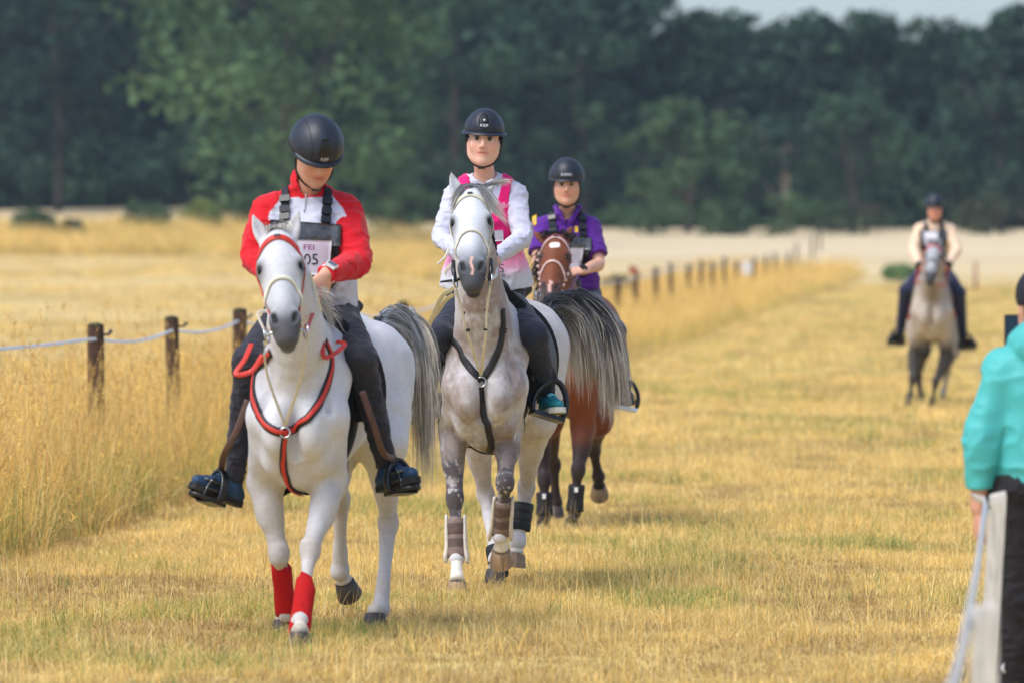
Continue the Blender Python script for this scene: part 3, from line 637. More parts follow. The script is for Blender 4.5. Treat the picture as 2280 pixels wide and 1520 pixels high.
def build_horse(name_label, F, spec):
    k = F.k; W, J = F.W, F.J
    root = thing('horse', (F.o[0], F.o[1], F.o[2]), name_label, 'horse', 'ridden horses on the track')
    # ---- frame of the head
    poll = spec['poll']; muz = spec['muzzle']; hd = unit(muz - poll)
    lat = F.l.copy(); lat = rot_about(lat, UP, R(spec.get('head_yaw', 0)))
    lat = unit(lat - hd * (lat @ hd)); nrm = unit(np.cross(hd, lat))
    if nrm @ F.f < 0: nrm = -nrm
    roll = R(spec.get('head_roll', 0)); hs_ = np.linalg.norm(muz - poll) / 0.635
    wd_ = spec.get('wid', 1.15)
    Hh = lambda a, l, n: poll + hs_ * (hd * a + lat * l * wd_ + nrm * n)
    hax = np.array([hd, lat, nrm])
    g = Grid(np.min([W(-1.25, -0.45, 0.0), W(-1.25, 0.45, 0.0), W(1.25, -0.45, 0), W(1.25, 0.45, 0)], 0) - A(0.1, 0.1, 0.02),
             np.max([W(-1.25, -0.45, 0.0), W(-1.25, 0.45, 0.0), W(1.25, -0.45, 2.15), W(1.25, 0.45, 2.15)], 0) + A(0.1, 0.1, 0.1), spec['h'])
    dz = spec.get('drop', 0.0)
    # ---- trunk
    fat = spec.get('fat', 1.0); sw = spec.get('shw', 1.0)
    secs = [(-1.03, 1.20, .13, .12), (-.93, 1.20, .24, .215), (-.76, 1.205, .305, .262), (-.52, 1.17, .295, .270), (-.25, 1.115, .325, .262),
            (0, 1.105, .355, .236), (.2, 1.10, .365, .190), (.36, 1.075, .31, .165), (.46, 1.05, .20, .12)]
    secs = [(a * k, (b - dz) * k, c * k, d * k * (fat if -.6 < a < .3 else 1) * (sw if a > -.1 else 1), F.side(a)) for a, b, c, d in secs]
    g.loft(F.o, np.array([F.f, F.l, UP]), secs, 0.05)
    e = lambda x, y, z, rx, ry, rz, kk=0.05, sub=False: g.ell(W(x, y, z - dz), A(rx, ry, rz) * k, np.array([F.f, F.l, UP]), kk * k, sub)
    g.chain([W(.28, 0, 1.40 - dz), W(.1, 0, 1.44 - dz), W(-.2, 0, 1.36 - dz)], np.array([.07, .055, .05]) * k, 0.1)      # withers
    g.chain([W(-.5, 0, 1.38 - dz), W(-.78, 0, 1.42 - dz), W(-.98, 0, 1.33 - dz)], np.array([.06, .07, .05]) * k, 0.08)    # croup
    for s in (-1, 1):
        g.chain([W(.05, s * .11 * sw, 1.36 - dz), W(.25, s * .125 * sw, 1.22 - dz), W(.40, s * .130 * sw, 1.06 - dz)], np.array([.09, .10, .085]) * k, 0.06)
        e(.45, s * .078, 1.00, .10, .075, .13, 0.04)                     # breast muscles
        e(.36, s * .105, .88, .08, .06, .09, 0.045)
        e(-.80, s * .17, 1.22, .22, .13, .22, 0.06)                      # haunch
        e(-.98, s * .10, 1.10, .10, .10, .20, 0.06)
    e(.52, 0, 1.02, .05, .012, .16, 0.04, True)                          # crease between them
    e(.16, 0, .80, .20, .11, .07, 0.06)
    # ---- legs
    hooves = []
    for key in ('RF', 'LF'):
        q = spec[key]; s = -1 if key[0] == 'R' else 1
        el, kn, fe, ho = [J(*t) for t in q]
        sh = W(.38, s * .145 * sw, 1.04 - dz)
        g.chain([sh, el], np.array([.085, .070]) * k, 0.06)
        mid = el * .62 + kn * .38 + UP * 0.0
        g.chain([el, mid, el * .25 + kn * .75, kn], np.array([.072, .060, .043, .039]) * k, 0.04, n=12)
        g.ell(mid + UP * .02 + F.f * .022 + F.l * s * .014, A(.042, .040, .09) * k, np.array([F.f, F.l, UP]), .05)
        cd = unit(fe - kn); bk = unit(-F.f - cd * (-F.f @ cd))
        g.ell(kn + F.f * .006, A(.040, .040, .052) * k, np.array([F.f, F.l, UP]), .025); g.ell(kn + F.f * .012 + UP * .03, A(.030, .037, .022) * k, np.array([F.f, F.l, UP]), .015); g.ell(kn + F.f * .010 - UP * .03, A(.028, .036, .02) * k, np.array([F.f, F.l, UP]), .015)
        g.chain([kn, kn * .5 + fe * .5, fe], np.array([.036, .025, .029]) * k, 0.02)
        g.chain([kn + bk * .018, kn * .5 + fe * .5 + bk * .034, fe + bk * .022], np.array([.022, .016, .022]) * k, 0.012)
        g.ell(fe, A(.036, .037, .038) * k, None, .03); g.ell(fe + bk * .024, A(.026, .03, .03) * k, None, .03)
        hooves.append((key, kn, fe, ho))
    for key in ('RH', 'LH'):
        q = spec[key]; s = -1 if key[0] == 'R' else 1
        st, hk, fe, ho = [J(*t) for t in q]
        hip = W(-.78, s * .14, 1.22 - dz)
        g.chain([hip, hip * .4 + st * .6, st], np.array([.19, .155, .115]) * k, 0.07)
        g.chain([st, st * .55 + hk * .45, st * .2 + hk * .8, hk], np.array([.100, .070, .043, .040]) * k, 0.05, n=12)
        cd = unit(fe - hk); bk = unit(-F.f - cd * (-F.f @ cd))
        g.ell(hk, A(.046, .040, .060) * k, np.array([F.f, F.l, UP]), .03)
        g.ell(hk + bk * .045 - cd * .03, A(.026, .026, .04) * k, None, .04)
        g.chain([hk, hk * .5 + fe * .5, fe], np.array([.039, .029, .031]) * k, 0.02)
        g.chain([hk + bk * .03, hk * .5 + fe * .5 + bk * .03, fe + bk * .02], np.array([.024, .02, .026]) * k, 0.025)
        g.ell(fe, A(.038, .039, .040) * k, None, .03); g.ell(fe + bk * .024, A(.026, .03, .03) * k, None, .03)
        hooves.append((key, hk, fe, ho))
    for s in (-1, 1):                                                    # grooves: shoulder edge, forearm, flank
        g.chain([W(.42, s * .10, 1.40 - dz), W(.47, s * .135, 1.22 - dz), W(.47, s * .15, 1.08 - dz)], np.array([.010, .014, .010]) * k, 0.035, sub=True)
        g.chain([W(.16, s * .235, 1.30 - dz), W(.18, s * .225, 1.08 - dz), W(.20, s * .21, .92 - dz)], np.array([.010, .014, .010]) * k, 0.035, sub=True)
    # ---- neck
    nb = [W(.22, 0, 1.22 - dz)] + [p for p in spec['neck']] + [Hh(.06, 0, -.06)]
    g.chain(nb, spec['neck_r'], 0.07, flat=(lat * .4 + F.l * .6, spec.get('neck_flat', .64)), n=14)
    # ---- head
    E = lambda a, l, n, ra, rl, rn, kk=.03, sub=False: g.ell(Hh(a, l, n), A(ra, rl * wd_, rn) * hs_, hax, kk * hs_, sub)
    E(.07, 0, -.01, .11, .078, .085)                                    # cranium
    E(.165, 0, .0, .12, .088, .075)                                     # forehead
    E(.17, 0, -.09, .12, .07, .09)
    for s in (-1, 1):
        E(.185, s * .072, .010, .060, .027, .042, .035)                 # bone round the eye
        E(.235, s * .058, -.085, .105, .026, .085, .03)                 # cheek
        E(.30, s * .06, .0, .09, .014, .016, .035)                      # facial crest
    g.chain([Hh(.16, 0, .0), Hh(.33, 0, .0), Hh(.47, 0, .002), Hh(.54, 0, -.005)], np.array([.082, .070, .058, .055]) * hs_, .03, n=9)
    g.chain([Hh(.20, 0, .03), Hh(.36, 0, .03), Hh(.48, 0, .025)], np.array([.05, .042, .036]) * hs_, .03)       # nose bone
    g.chain([Hh(.26, 0, -.13), Hh(.40, 0, -.085), Hh(.52, 0, -.06)], np.array([.05, .042, .04]) * hs_, .04)       # lower jaw
    E(.515, 0, -.005, .07, .055, .060, .03)                             # muzzle
    E(.580, 0, -.012, .032, .040, .045, .03); E(.575, 0, -.065, .035, .034, .03, .02)   # lips
    for s in (-1, 1):
        E(.482, s * .042, .030, .050, .026, .032, .025)                 # nostril wing
    E(.602, 0, -.048, .05, .048, .006, .014, True)                      # mouth line
    for s in (-1, 1):
        g.chain([Hh(.450, s * .034, .072), Hh(.480, s * .046, .066), Hh(.510, s * .040, .058)], np.array([.010, .018, .013]) * hs_, .008, sub=True)   # nostril
        E(.190, s * .090, .036, .024, .018, .022, .008, True)           # eye socket
        E(.160, s * .080, .036, .026, .016, .013, .015)                 # upper lid
        eb, ed = Hh(.01, s * .05, -.03), spec['ears'][0 if s < 0 else 1]
        d0 = unit(ed[0]); fr = unit(ed[1] - d0 * (ed[1] @ d0)); L_ = ed[2] * hs_
        g.chain([eb - d0 * .02, eb + d0 * .30 * L_, eb + d0 * .62 * L_ + fr * .0, eb + d0 * L_], np.array([.026, .036, .029, .005]) * hs_, .02, flat=(fr, .62), n=9)
        g.chain([eb + d0 * .28 * L_ + fr * .022 * hs_, eb + d0 * .6 * L_ + fr * .018 * hs_, eb + d0 * .86 * L_ + fr * .008 * hs_], np.array([.019, .019, .004]) * hs_, .008, sub=True, flat=(fr, .8), n=7)
    V, Q = g.mesh(); V = relax(V, Q, 1, 0.4)
    # ---- colours of the coat
    hv = (V - poll) / hs_; ha = np.stack([hv @ hd, hv @ lat / wd_, hv @ nrm], -1)
    inhead = (sstep(-.16, -.06, ha[:, 0]) * (np.abs(ha[:, 1]) < .2) * sstep(-.21, -.16, ha[:, 2]) * (ha[:, 0] < .8))
    C = spec['coat'](V, F.loc(V), ha, inhead, dict(hooves=hooves))
    V = V + vnormals(V, Q) * ((1 - .7 * inhead) * ((fbm(V * A(11, 11, 7), 61, 2) - .5) * .011 + (1 - np.abs(fbm(V * A(16, 16, 9), 67, 2) * 2 - 1) * 1.6 - .4) * .0022))[:, None]
    nos = np.exp(-(((ha[:, 0] - .483) / .030) ** 4 + ((np.abs(ha[:, 1]) - .044 + .15 * (ha[:, 0] - .48)) / .013) ** 4)) * (ha[:, 2] > .01)
    C = mix(C, np.tile(A(.012, .010, .010), (len(V), 1)), np.clip(nos * 1.2, 0, 1) * inhead)
    body = mk('body', V, Q, M_coat, root, C)
    for s in (-1, 1):
        v, f = sphere(Hh(.191, s * .079, .026), A(.026, .021, .026) * hs_, hax, 14, 10); mk('eye', v, f, M_eye, root)
    # ---- hooves
    for key, kn, fe, ho in hooves:
        ax_ = unit(ho - fe); fw = F.f.copy()
        flat = spec.get('flat', {}).get(key, True)
        if flat: dn = -UP; fwd = unit(F.f)
        else: dn = ax_; fwd = unit(F.f - ax_ * (F.f @ ax_)) if key in spec.get('fold', ()) else unit(F.f - ax_ * (F.f @ ax_))
        top = ho - dn * .078 * k
        pas, pf = tube(spline([fe, (fe + top) / 2, top], 6), np.array([.034, .030, .029, .031, .036, .040]) * k, 14)
        sd = np.cross(dn, fwd); ring = []
        prof = [(.0, .040, .0), (.004, .047, .002), (.02, .049, .005), (.072, .061, .022), (.078, .060, .023)]
        n = 20; Vh = []
        for zz, r, sh_ in prof:
            for j in range(n):
                a = 2 * math.pi * j / n; ca, sa = math.cos(a), math.sin(a)
                back = .80 if ca < 0 else 1.12
                lift = (1 - ca) * .5 * (.010 if zz < .01 else 0)
                Vh.append(top + k * (dn * (zz + lift) + fwd * (sh_ + r * ca * back) + sd * r * sa))
        Fh = [(i * n + j, i * n + (j + 1) % n, (i + 1) * n + (j + 1) % n, (i + 1) * n + j) for i in range(len(prof) - 1) for j in range(n)]
        Fh.append(tuple((len(prof) - 1) * n + j for j in range(n))[::-1]); Fh.append(tuple(range(n)))
        mk('hoof', np.array(Vh), Fh, M_hoof_dark if key in spec.get('dark_hooves', ()) else M_hoof_brown, root)
        pc = np.tile(spec['pastern'](key), (len(pas), 1)) * (0.9 + .2 * vnoise(pas * 60, 3))[:, None]
        mk('pastern', pas, pf, M_coat, root, pc)
    return dict(root=root, g=g, Hh=Hh, hax=hax, hs=hs_, W=W, F=F, spec=spec, hooves={h[0]: h for h in hooves}, dz=dz, secs=secs, hd=hd, lat=lat, nrm=nrm, poll=poll)

# ------------------------------------------------------------------ coats
def legparam(V, hooves):                              # per vertex: nearest leg's height above / below its knee or hock
    best = np.full(len(V), 9.0); dk = np.full(len(V), 9.0)
    for key, kn, fe, ho in hooves:
        dk = np.minimum(dk, np.linalg.norm((V - kn) * A(1, 1, .7), axis=1))
        ba = fe - kn; t = np.clip((V - kn) @ ba / (ba @ ba), 0, 1); dd = np.linalg.norm(V - kn - t[:, None] * ba, axis=1)
        best = np.minimum(best, dd)
    return best, dk
def coat_white(V, L, ha, ih, info):
    C = np.tile(srgb(206, 204, 205), (len(V), 1)); n = fbm(V * 9, 1); C *= (0.86 + .20 * n)[:, None]
    can, dk = legparam(V, info['hooves'])
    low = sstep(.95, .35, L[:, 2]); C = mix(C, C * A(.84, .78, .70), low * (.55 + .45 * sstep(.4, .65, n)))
    C = mix(C, np.tile(srgb(120, 110, 100), (len(V), 1)), (dk < .07) * fbm(V * 40, 5) * .25)
    g1 = ih * sstep(.34, .52, ha[:, 0] + .25 * np.abs(ha[:, 1]) - .15 * (ha[:, 2] < -.05)); C = mix(C, np.tile(srgb(104, 106, 112), (len(V), 1)), g1 * .92)
    C = mix(C, np.tile(srgb(72, 70, 72), (len(V), 1)), ih * sstep(.44, .53, ha[:, 0]) * .85)
    eye = np.exp(-(((ha[:, 0] - .195) / .05) ** 2 + ((np.abs(ha[:, 1]) - .09) / .028) ** 2)); C = mix(C, np.tile(srgb(70, 66, 66), (len(V), 1)), ih * np.clip(eye * 1.1, 0, 1) * .9)
    C = mix(C, np.tile(srgb(190, 192, 196), (len(V), 1)), ih * sstep(.22, .34, ha[:, 0]) * (1 - g1) * .5)
    C = mix(C, np.tile(srgb(120, 100, 84), (len(V), 1)), sstep(-.02, -.07, ha[:, 0]) * (np.abs(ha[:, 1]) > .02) * (ha[:, 2] > -.12) * sstep(.2, .6, ih + .6) * .25 * (ha[:, 0] > -.25))
    return C
def coat_grey(V, L, ha, ih, info):
    n = fbm(V * 7, 2, 4); n2 = fbm(V * A(60, 60, 42), 8, 3); n3 = fbm(V * 16, 12, 2)
    base = np.tile(srgb(200, 195, 193), (len(V), 1)); brown = np.tile(srgb(146, 126, 116), (len(V), 1)); dark = np.tile(srgb(70, 62, 64), (len(V), 1)); white = np.tile(srgb(212, 210, 210), (len(V), 1))
    b = np.clip(sstep(.38, .66, n) * .75 + (n2 - .5) * .8, 0, 1)
    neck = np.exp(-((L[:, 1]) / .16) ** 2) * sstep(1.02, 1.25, L[:, 2]) * sstep(.2, .45, L[:, 0])
    b = np.clip(b * (.45 + .55 * sstep(.2, .5, L[:, 0])) + neck * (.34 + .5 * (n2 - .45)) , 0, .9)
    C = mix(base, brown, b)
    can, dk = legparam(V, info['hooves'])
    lz = L[:, 2]; front = L[:, 0] > -.3
    legd = np.exp(-(dk / .17) ** 2) * front; spot = sstep(.52, .66, n3 * .6 + n2 * .4)
    C = mix(C, dark, np.clip(legd * 1.5 * sstep(.34, .60, n2 + .12) * (1 - .8 * spot), 0, .95))
    forearm = front * sstep(.95, .8, lz) * sstep(.5, .62, lz); C = mix(C, mix(brown, dark, np.full(len(V), .4)), forearm * sstep(.48, .6, n3) * .7)
    C = mix(C, white, sstep(.40, .36, lz) * .9); C = mix(C, dark * 1.6, (~front) * np.exp(-(dk / .1) ** 2) * .35 * n2)
    # head: white with grey muzzle
    C = mix(C, np.tile(srgb(214, 216, 220), (len(V), 1)) * (.93 + .12 * n3)[:, None], np.clip(ih * 1.3, 0, 1) * sstep(-.15, -.10, ha[:, 2] + .4 * (np.abs(ha[:, 1]) < .02) * 0))
    g1 = ih * sstep(.32, .47, ha[:, 0] + .3 * np.abs(ha[:, 1])); C = mix(C, np.tile(srgb(110, 114, 120), (len(V), 1)), g1 * .9)
    C = mix(C, np.tile(srgb(64, 64, 68), (len(V), 1)), ih * sstep(.43, .50, ha[:, 0]) * .9)
    eye = np.exp(-(((ha[:, 0] - .195) / .052) ** 2 + ((np.abs(ha[:, 1]) - .09) / .026) ** 2)); C = mix(C, np.tile(srgb(62, 60, 64), (len(V), 1)), ih * np.clip(eye * 1.15, 0, 1) * .9)
    side = ih * sstep(.06, .085, np.abs(ha[:, 1])) * sstep(.2, .3, ha[:, 0]); C = mix(C, np.tile(srgb(150, 154, 160), (len(V), 1)), side * .55)
    snip = ih * np.exp(-((ha[:, 1] + .004 * np.sin(ha[:, 0] * 70)) / .0062) ** 4) * (ha[:, 0] > .435) * (ha[:, 0] < .545) * (ha[:, 2] > 0)
    C = mix(C, np.tile(srgb(226, 178, 160), (len(V), 1)), snip * .95)
    C = mix(C, np.tile(srgb(110, 105, 104), (len(V), 1)), sstep(-.02, -.06, ha[:, 0]) * (ha[:, 0] > -.3) * (ha[:, 2] > -.2) * (np.abs(ha[:, 1]) < .2) * .35)
    return C
def coat_bay(V, L, ha, ih, info):
    C = np.tile(srgb(116, 62, 34), (len(V), 1)) * (.85 + .3 * fbm(V * 8, 4))[:, None]; blk = np.tile(srgb(44, 38, 38), (len(V), 1))
    can, dk = legparam(V, info['hooves'])
    C = mix(C, blk, sstep(.62, .48, L[:, 2]) * .95)
    C = mix(C, np.tile(srgb(62, 52, 50), (len(V), 1)), ih * sstep(.42, .54, ha[:, 0]))
    star = ih * (((ha[:, 0] - .118) / .030) ** 2 + (ha[:, 1] / .034) ** 2 + .7 * (fbm(V * 90, 3) - .5) < 1) * (ha[:, 2] > 0); C = mix(C, np.tile(srgb(240, 236, 232), (len(V), 1)), star)
    eye = np.exp(-(((ha[:, 0] - .195) / .045) ** 2 + ((np.abs(ha[:, 1]) - .09) / .024) ** 2)); C = mix(C, blk, ih * np.clip(eye, 0, 1) * .85)
    snip = ih * (np.abs(ha[:, 1]) < .011) * (ha[:, 0] > .45) * (ha[:, 0] < .55) * (ha[:, 2] > 0); C = mix(C, np.tile(srgb(206, 160, 148), (len(V), 1)), snip * 1.0)
    return C
def coat_far(V, L, ha, ih, info):
    C = np.tile(srgb(178, 165, 150), (len(V), 1)) * (.85 + .3 * fbm(V * 8, 4))[:, None]; blk = np.tile(srgb(34, 31, 31), (len(V), 1))
    neck = np.exp(-((L[:, 1]) / .10) ** 2) * sstep(1.0, 1.2, L[:, 2]) * sstep(.2, .45, L[:, 0]); C = mix(C, np.tile(srgb(112, 96, 78), (len(V), 1)), neck * .7)
    fr = sstep(.80, .60, L[:, 2]) * (1 - (L[:, 0] < -.3) * (L[:, 1] > 0)); C = mix(C, blk, fr * .92)
    C = mix(C, np.tile(srgb(168, 168, 172), (len(V), 1)), ih); C = mix(C, blk, ih * sstep(.36, .52, ha[:, 0]) * .9)
    C = mix(C, blk, ih * np.exp(-(((ha[:, 0] - .195) / .05) ** 2 + ((np.abs(ha[:, 1]) - .09) / .03) ** 2)))
    return C

def ear(dr, fr, L): return (np.asarray(dr, float), np.asarray(fr, float), L)
HORSES = {}
# nearest: the white horse
F1 = HF(655, 24.95, 6.0, bend=.09)
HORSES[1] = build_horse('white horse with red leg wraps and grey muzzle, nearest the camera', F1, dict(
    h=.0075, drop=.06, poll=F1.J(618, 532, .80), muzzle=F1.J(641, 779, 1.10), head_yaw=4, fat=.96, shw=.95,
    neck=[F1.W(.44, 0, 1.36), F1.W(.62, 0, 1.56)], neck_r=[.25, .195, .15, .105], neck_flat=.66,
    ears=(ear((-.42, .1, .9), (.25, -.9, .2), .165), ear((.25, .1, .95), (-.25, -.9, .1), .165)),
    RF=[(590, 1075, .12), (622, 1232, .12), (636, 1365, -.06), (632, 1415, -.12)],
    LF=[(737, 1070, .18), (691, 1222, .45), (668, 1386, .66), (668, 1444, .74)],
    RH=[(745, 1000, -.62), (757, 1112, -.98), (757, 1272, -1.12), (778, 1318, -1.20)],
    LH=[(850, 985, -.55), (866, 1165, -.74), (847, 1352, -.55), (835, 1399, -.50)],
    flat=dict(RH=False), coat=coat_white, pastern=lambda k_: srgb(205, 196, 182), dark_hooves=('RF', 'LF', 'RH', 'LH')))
# the dapple grey in focus
F2 = HF(1075, 28.40, 5.0)
HORSES[2] = build_horse('dapple grey horse with white face and black breastplate, raised grey tail', F2, dict(
    h=.0075, shw=.87, poll=F2.J(1048, 438, .70), muzzle=F2.J(1053, 657, 1.02), head_yaw=2,
    neck=[F2.W(.42, -.02, 1.47), F2.W(.55, -.04, 1.72)], neck_r=[.255, .20, .155, .11], neck_flat=.64,
    ears=(ear((-.30, .15, .93), (.1, -.95, .1), .17), ear((.42, .35, .84), (.1, -.8, .3), .15)),
    RF=[(1008, 955, .14), (1013, 1108, .26), (1016, 1242, .33), (1018, 1327, .40)],
    LF=[(1132, 950, .18), (1124, 1073, .42), (1114, 1192, .30), (1117, 1246, .20)],
    RH=[(1050, 930, -.58), (1082, 1100, -.78), (1105, 1245, -.58), (1103, 1297, -.52)],
    LH=[(1190, 930, -.60), (1172, 1085, -.98), (1153, 1205, -.93), (1146, 1262, -.92)],
    flat=dict(LF=False, LH=False), coat=coat_grey, pastern=lambda k_: srgb(225, 218, 205), dark_hooves=('RH',)))
# the bay
F3 = HF(1254, 34.9, 2.5)
HORSES[3] = build_horse('bay horse with white star, black lower legs and pink bridle', F3, dict(
    h=.0105, fat=.92, poll=F3.J(1240, 535, .82), muzzle=F3.J(1222, 682, 1.16), head_yaw=-2,
    neck=[F3.W(.46, -.02, 1.40), F3.W(.64, -.05, 1.60)], neck_r=[.25, .195, .15, .105],
    ears=(ear((-.75, .2, .55), (.1, -.95, .1), .16), ear((.35, .1, .9), (-.2, -.95, .1), .16)),
    RF=[(1200, 955, .14), (1212, 1065, .20), (1212, 1150, .22), (1209, 1191, .26)],
    LF=[(1298, 955, .18), (1287, 1045, .34), (1279, 1142, .32), (1273, 1190, .36)],
    RH=[(1215, 930, -.60), (1232, 1035, -.95), (1238, 1120, -1.0), (1237, 1152, -1.0)],
    LH=[(1325, 930, -.60), (1322, 1000, -.95), (1332, 1062, -1.05), (1335, 1098, -1.15)],
    flat=dict(LH=False), coat=coat_bay, pastern=lambda k_: srgb(44, 38, 38), dark_hooves=('RF', 'LF', 'RH')))
# far away on the track
F4 = HF(2075, 62.3, 3.0, zg=.04)
HORSES[4] = build_horse('pale grey horse with dark legs, farthest away on the track', F4, dict(
    h=.014, poll=F4.J(2080, 548, .78), muzzle=F4.J(2069, 636, 1.08),
    neck=[F4.W(.44, 0, 1.42), F4.W(.60, .02, 1.62)], neck_r=[.26, .20, .16, .11],
    ears=(ear((-.3, .2, .9), (0, -1, 0), .15), ear((.3, .2, .9), (0, -1, 0), .15)),
    RF=[(2036, 790, .14), (2032, 843, .34), (2026, 882, .36), (2023, 909, .44)],
    LF=[(2108, 795, .18), (2084, 848, .24), (2076, 895, .18), (2073, 920, .20)],
    RH=[(2050, 780, -.6), (2044, 838, -.9), (2050, 878, -.9), (2050, 900, -.9)],
    LH=[(2115, 780, -.6), (2108, 830, -.95), (2101, 875, -.95), (2098, 902, -.95)],
    flat=dict(LH=False), coat=coat_far, pastern=lambda k_: srgb(70, 64, 60), dark_hooves=('RF', 'LF', 'RH')))
# ================================================================== people
M_skin = mat('skin', (1, 1, 1), 0.5, vcol=True, var=0.05, scale=60, spec=0.35)
M_cloth = mat('jersey_cloth', (1, 1, 1), 0.8, vcol=True, var=0.04, scale=30, bump=0.08, bscale=500, spec=0.2, sheen=0.15)
M_leg = mat('breeches_cloth', (1, 1, 1), 0.7, vcol=True, var=0.10, scale=14, bump=0.12, bscale=600, spec=0.25, sheen=0.1)
M_helm = mat('helmet_shell', (0.013, 0.017, 0.026), 0.48, var=0.2, scale=12, spec=0.5, bump=0.03, bscale=900)
M_helm2 = mat('helmet_visor', (0.012, 0.016, 0.026), 0.45, spec=0.5)
M_black = mat('black_webbing', (0.014, 0.014, 0.016), 0.65, var=0.25, scale=40, bump=0.2, bscale=400)
M_blackgloss = mat('black_plastic', (0.008, 0.008, 0.009), 0.3, var=0.2, scale=30, spec=0.5)
M_steel = mat('steel', (0.62, 0.62, 0.63), 0.28, metal=1.0)
M_white_print = mat('white_print', (0.75, 0.75, 0.75), 0.6)
M_grey_print = mat('grey_print', (0.09, 0.09, 0.10), 0.6)
M_eyewhite = mat('eyeball', (1, 1, 1), 0.25, vcol=True, spec=0.5)

def frame_from(f, u):
    f = unit(f); u = unit(np.asarray(u) - f * (np.asarray(u) @ f)); return f, u, np.cross(f, u)   # front, up, side (viewer-left when facing us is -side)

def hand(g, wr, dr, pn, thumb_side, sc_=1.0, curl=0.9):
    """palm + four fingers + thumb; dr along the hand, pn the way the palm faces"""
    dr = unit(dr); pn = unit(np.asarray(pn) - dr * (np.asarray(pn) @ dr)); sd = np.cross(dr, pn) * thumb_side
    k = sc_; kn = wr + dr * .085 * k
    g.chain([wr - dr * .03 * k, wr + dr * .02 * k, wr + dr * .05 * k, kn], np.array([.026, .030, .038, .038]) * k, .02, flat=(pn, .42))
    for i, (o, L) in enumerate(((.030, .070), (.010, .078), (-.011, .073), (-.031, .058))):
        p = wr + dr * (.080 - abs(i - 1) * .004) * k + sd * o * k; d = dr.copy(); pts = [p]
        for q in (.45, .32, .26):
            d = unit(d * math.cos(curl * .75) + pn * math.sin(curl * .75)); 
            pts.append(pts[-1] + d * L * q * k); pnn = unit(pn * math.cos(curl * .75) - dr * math.sin(curl * .75))
        g.chain(pts, np.array([.0095, .0090, .0082, .0072]) * k, .006)
    t0 = wr + dr * .025 * k + sd * .03 * k; t1 = t0 + unit(dr * .7 + sd * .7 + pn * .4) * .04 * k; t2 = t1 + unit(dr * .8 + sd * .1 + pn * .6) * .032 * k
    g.chain([wr + dr * .015 * k + sd * .012 * k, t0, t1, t2], np.array([.016, .015, .0115, .009]) * k, .012)

def head_sdf(g, o, f, u, s_, hs_, male=False, wf=.91):
    s0 = s_
    ax = np.array([s_, f, u]); T = lambda a, b, c: o + hs_ * (s_ * a * wf + f * b + u * c)
    E = lambda a, b, c, ra, rb, rc, kk=.015, sub=False: g.ell(T(a, b, c), A(ra * wf, rb, rc) * hs_, ax, kk * hs_, sub)
    E(0, -.012, .045, .076, .098, .088, .03)
    E(0, .025, -.02, .062, .066, .080, .03)
    jw = .056 if male else .052
    for q in (-1, 1):
        g.chain([T(q * .056, -.002, -.025), T(q * jw, .014, -.066), T(q * .032, .048, -.088), T(q * .013, .066, -.097)], np.array([.026, .025, .022, .018]) * hs_, .03)
        E(q * .042, .056, -.022, .026, .024, .026, .025)
        E(q * .030, .092, .030, .024, .010, .008, .012)
        E(q * .033, .099, .013, .019, .019, .012, .012, True)
        E(q * .033, .080, .012, .015, .010, .010, .006)
        E(q * .075, -.008, -.008, .009, .020, .032, .006)
    E(0, .072, -.096, .020, .017, .015, .02)
    E(0, .036, -.055, .050, .050, .046, .03)
    g.chain([T(0, .086, .022), T(0, .098, -.002), T(0, .106, -.023)], np.array([.008, .0095, .0105]) * hs_, .012)
    for q in (-1, 1): E(q * .012, .094, -.028, .009, .010, .008, .008)
    E(0, .083, -.0505, .027, .012, .0075, .007); E(0, .081, -.0645, .023, .013, .009, .007)
    E(0, .098, -.0572, .029, .009, .0025, .004, True)
    return T

def face_colour(V, C, o, f, u, s_, hs_, skin, brow, stubble=0.0):
    q = (V - o) / hs_; a, b, c = q @ s_ / .91, q @ f, q @ u; inh = (np.abs(a) < .1) & (b > .02) & (c > -.13) & (c < .12)
    def blob(x, y, rx, ry): return np.exp(-(((np.abs(a) - x) / rx) ** 2 + ((c - y) / ry) ** 2)) * inh
    C = mix(C, np.tile(skin * A(1.06, .74, .66), (len(V), 1)), blob(.042, -.028, .024, .022) * .5)
    C = mix(C, np.tile(skin * A(.86, .50, .48), (len(V), 1)), np.exp(-((a / .027) ** 4 + ((c + .0575) / .0115) ** 4)) * inh * .9)
    C = mix(C, np.tile(skin * A(.5, .3, .28), (len(V), 1)), np.exp(-((a / .029) ** 4 + ((c + .0572 - .05 * np.abs(a) * 0) / .0030) ** 2)) * inh * .85)
    C = mix(C, np.tile(brow, (len(V), 1)), np.exp(-(((np.abs(a) - .034) / .020) ** 4 + ((c - .032) / .006) ** 2)) * inh * .5)
    C = mix(C, np.tile(brow * .6, (len(V), 1)), np.exp(-(((np.abs(a) - .033) / .016) ** 4 + ((c - .020) / .0045) ** 2)) * inh * .7)
    C = mix(C, np.tile(skin * A(1.0, .78, .72), (len(V), 1)), np.exp(-((a / .016) ** 2 + ((c + .02) / .016) ** 2)) * inh * .4)
    C = mix(C, np.tile(skin * A(.25, .16, .14), (len(V), 1)), blob(.010, -.035, .005, .004) * .3)
    if stubble: C = mix(C, np.tile(skin * A(.62, .60, .62), (len(V), 1)), inh * sstep(-.03, -.06, c) * stubble)
    return C

